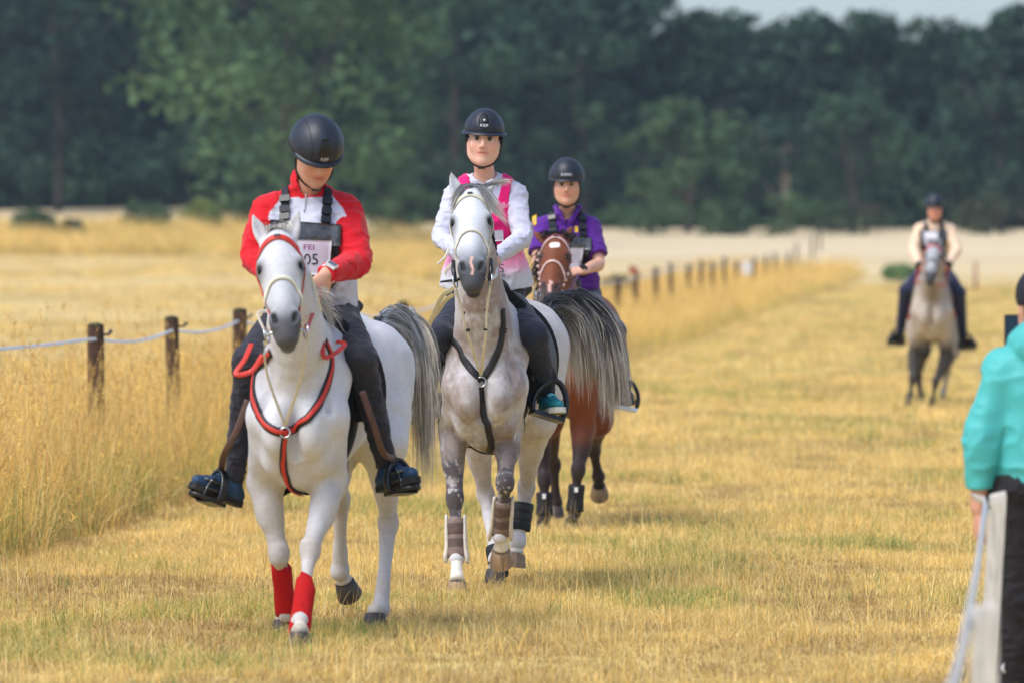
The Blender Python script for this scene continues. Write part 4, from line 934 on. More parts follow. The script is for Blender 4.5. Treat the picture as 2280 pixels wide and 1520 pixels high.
def folds(V, Q, amp, seed, st=(16, 16, 34)):
    N = vnormals(V, Q); wv_ = V + .05 * np.stack([fbm(V * 5, seed + 3, 2), fbm(V * 5, seed + 4, 2), fbm(V * 5, seed + 5, 2)], -1); n = fbm(wv_ * A(*st), seed, 2); n = np.clip(1 - np.abs(n * 2 - 1) * 2.4, 0, 1) ** 1.5 + .1
    n2 = fbm(V * 9.0, seed + 7, 2) - .5
    return V + N * (amp * (n - .4) + amp * .9 * n2)[:, None]

def shoe(parent, an, td, ud, m_up, m_sole, k=1.0, h=.006, nm='shoe'):
    td = unit(td); ud = unit(np.asarray(ud) - td * (np.asarray(ud) @ td)); sd = np.cross(td, ud)
    he = an - ud * .055 * k - td * .035 * k; g = Grid(an - .34 * k, an + .34 * k, h)
    g.chain([an + ud * .03 * k, an - ud * .01 * k, he + td * .03 * k], np.array([.038, .040, .040]) * k, .03)
    g.chain([he, he + td * .09 * k + ud * .012 * k, he + td * .16 * k + ud * .0 * k, he + td * .215 * k - ud * .004 * k], np.array([.037, .042, .039, .028]) * k, .03, n=9)
    fl = he - ud * .024 * k; g.plane(fl, -ud); g.plane(an + ud * .045 * k, ud)
    V, Q = g.mesh(); o = mk(nm, V, Q, m_up, parent)
    ol = []
    for t, w_ in ((-.034, .020), (-.02, .034), (.03, .036), (.09, .038), (.15, .047), (.20, .046), (.235, .030), (.248, .010)):
        ol.append((t, w_))
    ring = [he + td * t * k + sd * w_ * k for t, w_ in ol] + [he + td * t * k - sd * w_ * k for t, w_ in ol[::-1]]
    n = len(ring); top = np.array(ring) - ud * .018 * k; bot = np.array(ring) - ud * .046 * k
    F = [(i, (i + 1) % n, n + (i + 1) % n, n + i) for i in range(n)] + [tuple(range(n))[::-1], tuple(range(n, 2 * n))]
    mk('sole', np.vstack([top, bot]), F, m_sole, o, smooth=False)
    # laces: bars across the instep
    lp = []
    for t in (.05, .075, .10, .125):
        z = .078 - (t - .05) * .28; c = he + td * t * k + ud * z * k
        lp.append(tube([c - sd * .022 * k - ud * .008, c + ud * .003, c + sd * .022 * k - ud * .008], .0055 * k, 5))
    return o, join(lp)

def helmet(parent, o, f, u, s_, sz, visor, h=.005, label=None, vent=True, tilt=0.0, brim_w=1.0):
    """shell with a peak; o = centre of the skull ball, sz = half width"""
    ax = np.array([s_, f, u]); g = Grid(o - sz * 2.1, o + sz * 2.1, h); T = lambda a, b, c: o + sz * (s_ * a + f * b + u * c)
    g.ell(T(0, -.05, 0), A(1.0, 1.22, .95) * sz, ax, .02)
    g.ell(T(0, .0, .30), A(.64, .95, .69) * sz, ax, .03)
    g.plane(T(0, 0, -.22), -unit(u + f * .04))
    g.ell(T(0, -.02, -.35), A(.82, 1.02, .9) * sz, ax, .02, True)
    V, Q = g.mesh(); hm = mk('helmet', V, Q, M_helm, parent)
    # neck protection at the back and sides
    # peak
    pts_o, pts_i = [], []; n = 25
    for i in range(n):
        a = (i / (n - 1) * 2 - 1) * R(98 if brim_w > 1 else 68); ca, sa = math.cos(a), math.sin(a)
        ex = visor * max(0, ca + (.25 if brim_w > 1 else 0)) ** .6 + .02
        dz = -.16 - .05 * ca
        pts_i.append(T(.96 * sa, 1.13 * ca - .05, dz + .05)); pts_o.append(T((.97 + ex * .75) * sa * (1 if brim_w <= 1 else 1.06), (1.15 + ex) * ca - .05, dz - .07 * ex / .3 - .03))
    pi_, po = np.array(pts_i), np.array(pts_o); th = u * .035 * sz
    mid = (pi_ + po) / 2 + u * .035 * sz
    V = np.vstack([pi_, mid + th * .6, po, po - th * .7, mid - th * .6, pi_ - th]); F = []
    for r in range(6):
        for i in range(n - 1):
            a, b = r * n, ((r + 1) % 6) * n; F.append((a + i, a + i + 1, b + i + 1, b + i))
    F += [tuple(r * n for r in range(6)), tuple(r * n + n - 1 for r in range(6))[::-1]]
    mk('visor', V, F, M_helm2, hm)
    # rim
    a = np.linspace(0, 2 * math.pi, 41); rim = np.array([T(1.0 * math.sin(t), 1.2 * math.cos(t) - .05, -.225) for t in a])
    v, q = tube(rim, .035 * sz, 6, False); mk('rim', v, q, M_black, hm)
    seams = []
    for q_ in (-1, 1):
        sm = g.snap(np.array([T(q_ * (.52 + .1 * math.sin(t)), math.cos(t) * 1.15, .05 + math.sin(t) * .95) for t in np.linspace(-.05, 2.6, 26)]), .0005)
        seams.append(tube(sm, .012 * sz, 5))
    v, q = join(seams); mk('seam', v, q, M_black, hm)
    if vent:
        ring = []; fill = []
        for i in range(24):
            t = 2 * math.pi * i / 24; x = .28 * math.cos(t) * (1.0 if math.sin(t) < 0 else (1 - .35 * math.sin(t) ** 2)); z = .42 + .38 * math.sin(t) if math.sin(t) > 0 else .42 + .40 * math.sin(t)
            ring.append(T(x, 1.3, z))
        ring = g.march(np.array(ring), -f, .002); rr = np.vstack([ring, ring[:1]])
        v1, q1 = tube(rr, .022 * sz, 6, False); mk('vent_frame', v1, q1, M_helm2, hm)
        slats = []
        for i in range(9):
            z = .08 + i * .085; x = .25 * math.sqrt(max(.05, 1 - ((z - .42) / .40) ** 2))
            ln = g.march(np.array([T(t * x, 1.3, z) for t in np.linspace(-1, 1, 7)]), -f, .001); slats.append(tube(ln, .020 * sz, 5))
        for sv_ in slats: mk('vent_slat', sv_[0], sv_[1], M_blackgloss, hm)
    if label:
        tv, tf = text_mesh(label[0], label[1], .0); pz = label[2]
        W_ = np.array([T(0, 1.5, pz) - s_ * x * label[3] + u * y for x, y, z in tv]); W_ = g.march(W_, -f, .004); mk('lettering', W_, tf, M_white_print, hm)
    return hm, g

def chin_strap(parent, T, sz_w=.006, low=-.122, buckle=True, g=None):
    pts = [T(-.078, -.01, .03), T(-.072, .0, -.04), T(-.050, .035, -.09), T(-.0, .062, low), T(.050, .035, -.09), T(.072, .0, -.04), T(.078, -.01, .03)]
    p = spline(np.array(pts), 30)
    if g is not None: p = g.snap(p, sz_w * .6)
    v, q = tube(p, sz_w, 6, True); o = mk('chin_strap', v, q, M_black, parent)
    if buckle:
        v, q = box(T(.0, .072, low - .002), .034, .010, .016); mk('buckle', v, q, M_blackgloss, o, smooth=False)
    return o

class Person: pass
def build_person(label, base, S):
    """skin body as one surface; a/b = the person's viewer-left / viewer-right side"""
    p = Person(); root = thing('person', base, label, 'person', S.get('group')); p.root = root; p.S = S
    k = S.get('k', 1.0); h = S['h']; pel, nk = S['pel'], S['nk']
    al = unit(nk - pel); sd = S['sh']['b'] - S['sh']['a']; sd = unit(sd - al * (sd @ al)); dp = np.cross(sd, al)
    if dp @ S['front'] < 0: dp = -dp
    p.ax = np.array([al, sd, dp]); L = np.linalg.norm(nk - pel); p.L = L
    hd = S['head']; f, u, s_ = frame_from(hd['f'], hd['u']); p.hf = (f, u, s_); ho = hd['o']; hk = hd['s']
    pts = [pel, nk, ho + u * .18, ho - u * .2] + [v for kk in ('sh', 'el', 'wr', 'kn', 'an') for v in S[kk].values()]
    lo, hi = np.min(pts, 0) - .2, np.max(pts, 0) + .2
    p.lo, p.hi = lo, hi
    g = Grid(lo, hi, h)
    g.loft(pel, p.ax, [(t * L, c, a * k, b * k) for t, c, a, b in ((-.18, -.02, .07, .10), (0, -.01, .105, .155), (.3, 0, .088, .128), (.66, .01, .105, .148), (.85, 0, .085, .150), (.97, -.01, .05, .07))], .03)
    for q in 'ab':
        sh, el, wr = S['sh'][q], S['el'][q], S['wr'][q]
        g.chain([nk * .5 + sh * .5 - al * .03, sh], np.array([.046, .046]) * k, .04)
        g.chain([sh, sh * .5 + el * .5, el, el * .7 + wr * .3, wr], np.array([.050, .044, .037, .040, .026]) * k, .03, n=14)
        hp = pel + sd * (-1 if q == 'a' else 1) * .085 * k - al * .03; kn, an = S['kn'][q], S['an'][q]
        g.chain([hp, hp * .5 + kn * .5, kn], np.array([.074, .060, .044]) * k, .04)
        g.chain([kn, kn * .65 + an * .35, an], np.array([.040, .036, .027]) * k, .03)
        hs_ = S['hand'][q]
        if hs_ is not None: hand(g, wr, hs_[0], hs_[1], hs_[2], S.get('hand_k', k), hs_[3] if len(hs_) > 3 else .9)
    g.chain([nk - al * .03, ho - u * .09 * hk - f * .02], np.array([.054, .049]) * k, .03)
    T = head_sdf(g, ho, f, u, s_, hk, S.get('male', False)); p.T = T
    V, Q = g.mesh(); skin = S['skin']; C = np.tile(skin, (len(V), 1)) * (.94 + .12 * fbm(V * 40, 5, 2))[:, None]
    C = face_colour(V, C, ho, f, u, s_, hk, skin, S.get('brow', A(.06, .035, .02)), S.get('stubble', 0))
    hairc = S.get('hair_c', A(.03, .02, .012)); q_ = (V - ho) / hk
    hm = (q_ @ u > .035) & (q_ @ f < .075) | ((q_ @ f < -.03) & (q_ @ u > -.06)); hm &= np.linalg.norm(q_, axis=1) < .17
    C = mix(C, np.tile(hairc, (len(V), 1)), hm * .95)
    p.body = mk('body', V, Q, M_skin, root, C); p.g = g
    for q in (-1, 1):                                   # eyes: pale ball with dark iris
        v, fc = sphere(T(q * .033, .0825, .011), .0130 * hk, np.array([s_, u, f]), 12, 10); n = (v - T(q * .033, .0825, .011)) @ f / (.0130 * hk)
        col = np.where((n > .80)[:, None], A(.02, .014, .010), A(.36, .32, .30)); mk('eye', v, fc, M_eyewhite, root, col)
    return p
def shirt(p, secs, sleeve, e_sl, colour, hem=None, amp=.004, seed=1, name='shirt', extra=None, m=None, power=2.2, neck=.062, nk_cut=None, fst=(16, 16, 34)):
    """garment round trunk and arms. secs rows: t along, depth offset, half depth, half side"""
    S = p.S; L = p.L; k = S.get('k', 1.0); g = Grid(p.lo, p.hi, S['h']); pel, nk = S['pel'], S['nk']; al, sd, dp = p.ax
    g.loft(pel, p.ax, [(t * L, c, a, b) for t, c, a, b in secs], .03, power)
    for q in 'ab':
        sh, el, wr = S['sh'][q], S['el'][q], S['wr'][q]
        g.chain([nk * .80 + sh * .20 - al * .012, nk * .4 + sh * .6 - al * .012, sh], [.050 * k, .052 * k, .056 * k], .05)
        if sleeve >= 1:
            g.chain([sh, sh * .5 + el * .5, el, el * .6 + wr * .4, wr], np.array(e_sl) * k, .03, n=14)
            d = unit(wr - el); g_end = wr + d * .0
        else:
            en = sh * (1 - sleeve) + el * sleeve; g.chain([sh, sh * .5 + en * .5, en], np.array(e_sl) * k, .03)
    if extra: extra(g)
    if neck: g.chain([nk - al * .025 + dp * .012, S['head']['o'] - p.hf[1] * .05], [neck * k * .9, neck * k * 1.0], .01, sub=True)
    for q in 'ab':                                      # open cuffs
        if sleeve >= 1: g.plane_local(S['wr'][q] + unit(S['wr'][q] - S['el'][q]) * .005, unit(S['wr'][q] - S['el'][q]), .10)
        else:
            en = S['sh'][q] * (1 - sleeve) + S['el'][q] * sleeve; g.plane_local(en, unit(S['el'][q] - S['sh'][q]), .12)
    if hem: g.plane(pel + al * hem[0] * L, -unit(al + sd * hem[1]))
    V, Q = g.mesh(); V = folds(V, Q, amp, seed, fst)
    q = V - pel; C = colour(V, np.stack([q @ al / L, q @ sd, q @ dp], -1))
    o = mk(name, V, Q, m or M_cloth, p.root, C); return o, g
def plane_local(s, p, n, r):                            # cut beyond p along n, only within r of p
    sl, (X, Y, Z) = s.region(p - r, p + r); x, y, z = X - p[0], Y - p[1], Z - p[2]
    d = x * n[0] + y * n[1] + z * n[2]; rr = np.sqrt(x * x + y * y + z * z)
    s.d[sl] = np.where(rr < r, np.maximum(s.d[sl], d), s.d[sl])
Grid.plane_local = plane_local
def breeches(p, rad, col, waist=.12, amp=.003, seed=3, hips=(.125, .175), m=None, name='breeches', loose=0.0):
    S = p.S; L = p.L; k = S.get('k', 1.0); g = Grid(p.lo, p.hi, S['h']); pel = S['pel']; al, sd, dp = p.ax
    g.loft(pel, p.ax, [(-.2 * L, -.02, .08, .11), (0, -.01, hips[0], hips[1]), (.25 * L, 0, .105, .15)], .04)
    for q in 'ab':
        hp = pel + sd * (-1 if q == 'a' else 1) * .085 * k - al * .03; kn, an = S['kn'][q], S['an'][q]
        g.chain([hp, hp * .5 + kn * .5, kn], np.array(rad[:3]) * k, .05)
        cal = kn * .62 + an * .38 + unit(-S['front']) * .01
        g.chain([kn, cal, an], np.array(rad[2:]) * k, .03, n=9)
        g.plane_local(an, unit(an - kn), .1)
    g.plane(pel + al * waist * L, al)
    V, Q = g.mesh(); V = folds(V, Q, amp, seed, (20, 20, 26)); C = np.tile(col, (len(V), 1)) * (.85 + .3 * fbm(V * 12, seed))[:, None]
    return mk(name, V, Q, m or M_leg, p.root, C), g
FRONT = A(0, -1, 0)
def DD(px, py, d): return P(px, py, d)
# ------------------------------------------------------------------ the four riders and the onlooker
SKIN = srgb(224, 170, 140)
def gnd(p, z=0.0): return A(p[0], p[1], z)
M_teal = mat('teal_shell_cloth', (1, 1, 1), 0.55, vcol=True, var=0.05, scale=9, bump=0.05, bscale=300, spec=0.35)
M_blue_shoe = mat('blue_shoe', (0.012, 0.045, 0.10), 0.6, var=0.3, scale=60, bump=0.2)
M_teal_shoe = mat('turquoise_shoe', (0.02, 0.22, 0.25), 0.6, var=0.4, scale=70, bump=0.2)
M_sole = mat('dark_sole', (0.012, 0.011, 0.011), 0.7, var=0.2)
M_cream_sole = mat('cream_sole', (0.62, 0.62, 0.55), 0.7, var=0.1)
M_lace = mat('turquoise_lace', (0.20, 0.66, 0.70), 0.6)
M_glove = mat('dark_glove', (0.012, 0.012, 0.014), 0.6, var=0.2)
M_pinkprint = mat('magenta_print', (0.35, 0.02, 0.22), 0.6)
M_blackprint = mat('black_print', (0.02, 0.02, 0.02), 0.6)
M_card = mat('white_card', (0.72, 0.69, 0.74), 0.5, var=0.05, scale=8)
M_bibblack = mat('black_bib', (0.012, 0.012, 0.013), 0.4, var=0.5, scale=25, bump=0.5, bscale=25, spec=0.6)
M_bibclear = mat('clear_pocket', (0.045, 0.047, 0.05), 0.12, var=0.8, scale=24, bump=0.8, bscale=20, spec=0.7)
M_watchface = mat('watch_face', (0.10, 0.13, 0.15), 0.15, spec=0.6)
M_watchwhite = mat('watch_strap_white', (0.75, 0.75, 0.72), 0.4)
M_zip = mat('zip', (0.55, 0.55, 0.55), 0.35, metal=0.6)
def put_text(parent, s, size, fn, m, sx=1.0, name='lettering'):
    v, f = text_mesh(s, size); o = mk(name, fn(v[:, 0] * sx, v[:, 1]), f, m, parent, smooth=False); return o
def on_cloth(g, px, py, d0, off):                      # text laid on cloth: local metres -> world, pressed on along the view depth
    c = P(px, py, d0 - .35)
    return lambda x, y: g.march(c + np.outer(x, A(1, 0, 0)) + np.outer(y, A(0, 0, 1)), A(0, 1, 0), off)
def bib(parent, g, cs, d0, card, strap_px, shoulder_z=.0):
    cp = [P(x, y, d0 - .3) for x, y in cs]; v, f = patch(g, cp, A(0, 1, 0), 22, 18, .010, .004); b = mk('number_bib', v, f, M_bibblack, parent)
    e = cs; top = [e[0], e[1], (e[1][0] * .97 + e[2][0] * .03, e[1][1] * .66 + e[2][1] * .34), (e[0][0] * .97 + e[3][0] * .03, e[0][1] * .66 + e[3][1] * .34)]
    v, f = patch(g, [P(x, y, d0 - .3) for x, y in top], A(0, 1, 0), 20, 8, .016, .002); mk('clear_pocket', v, f, M_bibclear, b)
    v, f = patch(g, [P(x, y, d0 - .3) for x, y in card], A(0, 1, 0), 16, 16, .020, .002); mk('number_card', v, f, M_card, b)
    for st in strap_px:
        pts = g.march(spline(np.array([P(x, y, d0 - .3) for x, y in st]), 14), A(0, 1, 0), .006)
        pts = pts[pts[:, 1] < np.median(pts[:, 1]) + .16]; pts = spline(pts, 14)
        v, f = strap(g, pts, .038 if len(st) < 5 else .03, .006, .004, 24); so = mk('shoulder_strap', v, f, M_black, b)
        for t in (5, 9, 12):
            q = pts[t]; n = g.grad(pts[t:t + 1])[0]; v, f = box(q + n * .012, .046, .012, .03, np.array([unit(np.cross(pts[t + 1] - q, n)), n, unit(pts[t + 1] - q)])); mk('strap_buckle', v, f, M_blackgloss, so, smooth=False)
    return b

# ---- rider in red and white, looking down at his wrist
d1 = 25.72
S1 = dict(h=.0055, k=1.08, front=FRONT, pel=P(694, 688, 25.72), nk=P(684, 420, 25.62),
    sh=dict(a=P(600, 468, 25.62), b=P(768, 468, 25.62)), el=dict(a=P(567, 572, 25.52), b=P(795, 582, 25.45)), wr=dict(a=P(650, 652, 25.22), b=P(728, 611, 25.18)),
    kn=dict(a=P(556, 805, 25.22), b=P(803, 800, 25.22)), an=dict(a=P(521, 1066, 25.40), b=P(860, 1036, 25.42)),
    head=dict(o=P(703, 347, 25.50), f=A(.26, -.80, -.54), u=A(.10, -.3, 1), s=1.06), male=True, stubble=.35, skin=SKIN * .92,
    hand=dict(a=(A(.4, -.6, -.3), A(.4, .5, -.6), 1), b=(A(-.55, -.45, -.65), A(-.5, .8, .0), 1, .7)), group='riders')
p1 = build_person('rider in red and white jersey and black helmet, looking down at his watch', gnd(S1['pel']), S1)
RED = srgb(205, 22, 34); WHT = srgb(202, 202, 214)
def c1(V, q):
    t, s, dpt = q[:, 0], np.abs(q[:, 1]), q[:, 2]; C = np.tile(WHT, (len(V), 1)); lim = np.interp(t, [-1, .55, .70, .85, .95, 1.04], [.6, .225, .205, .165, .115, .075]); red = s > lim
    for z in 'ab':
        for x, y, r in ((S1['sh'][z] * .55 + S1['el'][z] * .45, S1['el'][z], .085), (S1['el'][z], S1['wr'][z], .080)):
            ba = y - x; tt = np.clip((V - x) @ ba / (ba @ ba), 0, 1); red |= np.linalg.norm(V - x - tt[:, None] * ba, axis=1) < r
    red |= (np.linalg.norm(V - S1['nk'] - A(0, 0, .02), axis=1) < .115) & (t > .95)
    C[red] = RED; return C * (.95 + .08 * fbm(V * 8, 2))[:, None]
def collar1(g): g.chain([S1['nk'] - A(0, .0, .03), S1['nk'] + A(.005, -.02, .035)], [.083, .078], .02)
sh1, gs1 = shirt(p1, [(-.02, .02, .15, .205), (.2, .03, .16, .205), (.45, .03, .15, .19), (.68, .03, .14, .188), (.86, .0, .11, .18), (.98, -.01, .07, .09)], 1, [.070, .070, .062, .054, .040], c1, hem=(.06, .18), amp=.009, fst=(11, 11, 19), extra=collar1, neck=.062)
zp = gs1.march(spline(np.array([P(675, 432, 25.2), P(673, 448, 25.2), P(671, 470, 25.2)]), 8), A(0, 1, 0), .004); v, f = tube(zp, .003, 6); mk('zip', v, f, M_zip, sh1)
b1 = bib(p1.root, gs1, [(600, 489), (758, 500), (745, 642), (608, 636)], d1, [(636, 533), (738, 536), (731, 612), (636, 612)],
         [[(630, 376), (632, 430), (633, 490)], [(729, 382), (727, 440), (723, 497)]])
put_text(b1, '05', .070, on_cloth(gs1, 691, 579, d1, .024), M_blackprint); put_text(b1, 'FEI', .034, on_cloth(gs1, 686, 551, d1, .024), M_pinkprint, 1.3)
br1, gb1 = breeches(p1, [.100, .088, .066, .056, .043], srgb(42, 41, 49), waist=.16, amp=.007, hips=(.15, .205))
hc = S1['head']; f_, u_, s_ = p1.hf
hm1, gh1 = helmet(p1.root, hc['o'] + u_ * .058 - f_ * .012, f_, u_, s_, .121, .16, label=('KEP', .022, .02, 1.0), vent=False)
v, f = patch(gh1, [hc['o'] + u_ * (.058 + a) - f_ * .012 + s_ * b + f_ * .17 for a, b in ((.085, -.016), (.085, .016), (.012, .03), (.012, -.03))], -f_, 8, 10, .001, .003); mk('vent_panel', v, f, M_blackgloss, hm1)
chin_strap(p1.root, p1.T, g=p1.g)
# watch
wa, wb = S1['wr']['b'], S1['el']['b']; wd = unit(wb - wa); wc = wa + wd * .008; x1 = unit(np.cross(wd, A(0, 0, 1))); x2 = np.cross(wd, x1)
a = np.linspace(0, 2 * math.pi, 25); v, f = tube([wc + x1 * .038 * math.cos(t) + x2 * .042 * math.sin(t) for t in a], .005, 8, False, sq=(wd, 2.6, .5)); wt = mk('wristwatch', v, f, M_watchwhite, p1.root)
fd = unit(A(.1, -.8, .6)); fd = unit(fd - wd * (fd @ wd)); v, f = box(wc + fd * .046, .040, .014, .048, np.array([wd, fd, np.cross(wd, fd)])); mk('watch_case', v, f, M_watchwhite, wt, smooth=False)
v, f = box(wc + fd * .0545, .030, .004, .036, np.array([wd, fd, np.cross(wd, fd)])); mk('watch_face', v, f, M_watchface, wt, smooth=False)
TOE1 = dict(a=A(-.76, -.52, .34), b=A(.60, -.74, .20))
for q in 'ab':
    o, (lv, lf) = shoe(p1.root, S1['an'][q] - A(0, 0, .01), TOE1[q], UP, M_blue_shoe, M_sole, 1.0); mk('lace', lv, lf, M_blue_shoe, o)

# ---- rider in white and pink, in focus
d2 = 29.05
S2 = dict(h=.0055, k=.98, front=FRONT, pel=P(1083, 655, 29.15), nk=P(1081, 387, 29.05),
    sh=dict(a=P(1015, 434, 29.05), b=P(1146, 434, 29.05)), el=dict(a=P(984, 528, 28.95), b=P(1163, 530, 28.90)), wr=dict(a=P(1030, 572, 28.60), b=P(1102, 576, 28.52)),
    kn=dict(a=P(978, 748, 28.58), b=P(1190, 748, 28.58)), an=dict(a=P(945, 880, 28.80), b=P(1219, 878, 28.80)),
    head=dict(o=P(1077, 313.5, 28.98), f=A(-.02, -1, -.03), u=A(.06, 0, 1), s=1.10), skin=srgb(226, 176, 152), brow=A(.09, .05, .03), hair_c=A(.05, .03, .015),
    hand=dict(a=(A(.3, -.6, -.2), A(.6, .2, -.6), 1), b=(A(-.5, -.6, -.1), A(-.3, .4, -.7), -1)), group='riders')
p2 = build_person('rider in white sleeves and pink vest with black helmet, facing the camera', gnd(S2['pel']), S2)
sec2 = [(-.02, .02, .160, .235), (.15, .02, .155, .220), (.4, .015, .130, .178), (.66, .02, .128, .160), (.85, 0, .10, .155), (.97, -.01, .06, .085)]
sh2, gs2 = shirt(p2, sec2, 1, [.058, .056, .051, .045, .034], lambda V, q: np.tile(srgb(200, 199, 213), (len(V), 1)) * (.95 + .08 * fbm(V * 8, 2))[:, None], hem=(.09, .0), amp=.008, fst=(13, 13, 24), seed=4, neck=.066)
# vest: a shell over the shirt
gv = Grid(p2.lo, p2.hi, .0055); al2, sd2, dp2 = p2.ax; L2 = p2.L
gv.loft(S2['pel'], p2.ax, [(t * L2, c, a + .012, b + .012) for t, c, a, b in sec2], .03, 2.2)
for q in 'ab': gv.chain([S2['nk'] * .45 + S2['sh'][q] * .55 - al2 * .025, S2['sh'][q]], [.073, .076], .05)
def vest_region(X, Y, Z):
    x, y, z = X - S2['pel'][0], Y - S2['pel'][1], Z - S2['pel'][2]; t = (x * al2[0] + y * al2[1] + z * al2[2]) / L2; s = np.abs(x * sd2[0] + y * sd2[1] + z * sd2[2])
    outer = np.interp(t, [0, .35, .5, .70, .85, 1.0], [.40, .30, .175, .118, .122, .140]); inner = np.interp(t, [0, .60, .66, .75, .9, 1.0], [-.3, -.1, .01, .050, .078, .090])
    return np.maximum(s - outer, inner - s)
gv.cut(vest_region); gv.plane(S2['pel'] + al2 * .075 * L2, -al2)
V, Q = gv.mesh(); V = folds(V, Q, .007, 9, (11, 11, 16)); q = V - S2['pel']; t = q @ al2 / L2 + .05 * (fbm(V * 9, 3) - .5)
C = mix(np.tile(srgb(202, 200, 209), (len(V), 1)), np.tile(srgb(240, 150, 190), (len(V), 1)), sstep(.17, .30, t)); C = mix(C, np.tile(srgb(228, 28, 112), (len(V), 1)), sstep(.30, .44, t))
vest = mk('vest', V, Q, M_cloth, p2.root, C)
put_text(vest, '\u00c9S', .062, on_cloth(gv, 1108, 599, d2, .008), M_grey_print, 1.15); put_text(vest, 'ance', .044, on_cloth(gv, 1107, 613, d2, .008), M_grey_print)
v, f = patch(gv, [P(x, y, d2 - .3) for x, y in ((1098, 513), (1120, 512), (1121, 536), (1098, 538))], A(0, 1, 0), 8, 8, .004, .002); mk('label_patch', v, f, M_card, vest)
put_text(vest, 'Bre', .038, on_cloth(gv, 1129, 457, d2, .008), mat('pale_pink_print', (.8, .45, .55), .6), 1.0)
br2, gb2 = breeches(p2, [.098, .088, .068, .060, .042], srgb(38, 42, 54), waist=.16, amp=.004, hips=(.14, .20))
hc = S2['head']; f_, u_, s_ = p2.hf
hm2, gh2 = helmet(p2.root, hc['o'] + u_ * .060 - f_ * .012, f_, u_, s_, .101, .26, label=('KEP', .020, .17, 1.25), vent=True, brim_w=1.2)
v, f = sphere(gh2.march(np.array([hc['o'] + u_ * .105 + f_ * .16]), -f_, .003)[0], .006); mk('badge', v, f, M_white_print, hm2)
chin_strap(p2.root, p2.T, .0055, -.122, g=p2.g)
for q in (-1, 1):
    v, f = tube(spline(np.array([p2.T(q * .082, .0, .02), p2.T(q * .083, -.015, -.03), p2.T(q * .078, -.02, -.06)]), 8), [.016, .018, .017, .015, .012, .010, .008, .006], 8); mk('ear_harness', v, f, M_black, p2.root)
TOE2 = dict(a=A(-.25, -.93, .1), b=A(.30, -.93, .12))
for q in 'ab':
    o, (lv, lf) = shoe(p2.root, S2['an'][q] - A(0, 0, .012), TOE2[q], UP, M_teal_shoe, M_cream_sole, .95); mk('lace', lv, lf, M_lace, o)

# ---- rider in purple behind
d3 = 35.6
S3 = dict(h=.0075, k=.97, front=FRONT, pel=P(1270, 660, 35.7), nk=P(1263, 474, 35.62),
    sh=dict(a=P(1211, 506, 35.62), b=P(1315, 506, 35.62)), el=dict(a=P(1196, 580, 35.45), b=P(1334, 588, 35.5)), wr=dict(a=P(1225, 612, 35.2), b=P(1296, 604, 35.18)),
    kn=dict(a=P(1180, 742, 35.1), b=P(1368, 736, 35.1)), an=dict(a=P(1172, 862, 35.3), b=P(1390, 864, 35.3)),
    head=dict(o=P(1262, 414, 35.55), f=A(-.02, -1, -.05), u=A(0, 0, 1), s=1.02), skin=srgb(216, 164, 136), brow=A(.12, .08, .05), hair_c=A(.06, .045, .03),
    hand=dict(a=(A(.4, -.6, -.2), A(.6, .2, -.6), 1), b=(A(-.8, -.4, -.1), A(-.1, .5, -.8), -1, .8)), group='riders')
p3 = build_person('rider in purple polo shirt and black helmet behind the pink vest rider', gnd(S3['pel']), S3)
PUR = srgb(86, 34, 132)
def collar3(g):
    for q in (-1, 1): g.chain([S3['nk'] + A(q * .075, .01, .035), S3['nk'] + A(q * .055, -.075, -.0), S3['nk'] + A(q * .02, -.10, -.06)], [.018, .020, .012], .01)
sh3, gs3 = shirt(p3, [(-.02, .02, .14, .190), (.2, .02, .14, .185), (.45, .02, .13, .170), (.68, .03, .13, .165), (.86, .0, .10, .165), (.98, -.01, .065, .085)], .78, [.066, .068, .070], lambda V, q: np.tile(PUR, (len(V), 1)) * (.9 + .2 * fbm(V * 10, 2))[:, None], hem=(.10, .0), amp=.007, fst=(12, 12, 20), seed=6, extra=collar3, neck=.064)
b3 = bib(p3.root, gs3, [(1210, 516), (1318, 530), (1306, 612), (1214, 606)], d3, [(1255, 552), (1300, 552), (1294, 600), (1255, 600)], [[(1229, 462), (1230, 490), (1232, 518)], [(1294, 466), (1298, 495), (1298, 528)]])
M_yel = mat('yellow_print', (.75, .45, .02), .6)
for cs in (((1280, 503), (1288, 503), (1288, 517), (1281, 517)), ((1187, 478), (1197, 474), (1194, 500), (1186, 502))):
    v, f = patch(gs3, [P(x, y, d3 - .3) for x, y in cs], A(0, 1, 0), 6, 8, .004, .002); mk('emblem', v, f, M_yel, sh3)
br3, gb3 = breeches(p3, [.098, .088, .070, .062, .046], srgb(82, 82, 92), waist=.16, amp=.003, hips=(.135, .19))
hc = S3['head']; f_, u_, s_ = p3.hf
hm3, gh3 = helmet(p3.root, hc['o'] + u_ * .062 - f_ * .012, f_, u_, s_, .112, .14, h=.006, label=('KASK', .024, .10, 1.2), vent=False)
chin_strap(p3.root, p3.T, .007, -.126, g=p3.g)
wa, wb = S3['wr']['b'], S3['el']['b']; wd = unit(wb - wa); wc = wa + wd * .015; x1 = unit(np.cross(wd, UP)); x2 = np.cross(wd, x1); a = np.linspace(0, 2 * math.pi, 25)
v, f = tube([wc + x1 * .030 * math.cos(t) + x2 * .034 * math.sin(t) for t in a], .005, 8, False, sq=(wd, 2.2, .5)); wt = mk('wristwatch', v, f, M_black, p3.root)
v, f = box(wc + unit(A(0, -.8, .6)) * .034, .036, .014, .034, np.array([wd, unit(A(0, -.8, .6)), np.cross(wd, unit(A(0, -.8, .6)))])); mk('watch_case', v, f, M_blackgloss, wt, smooth=False)
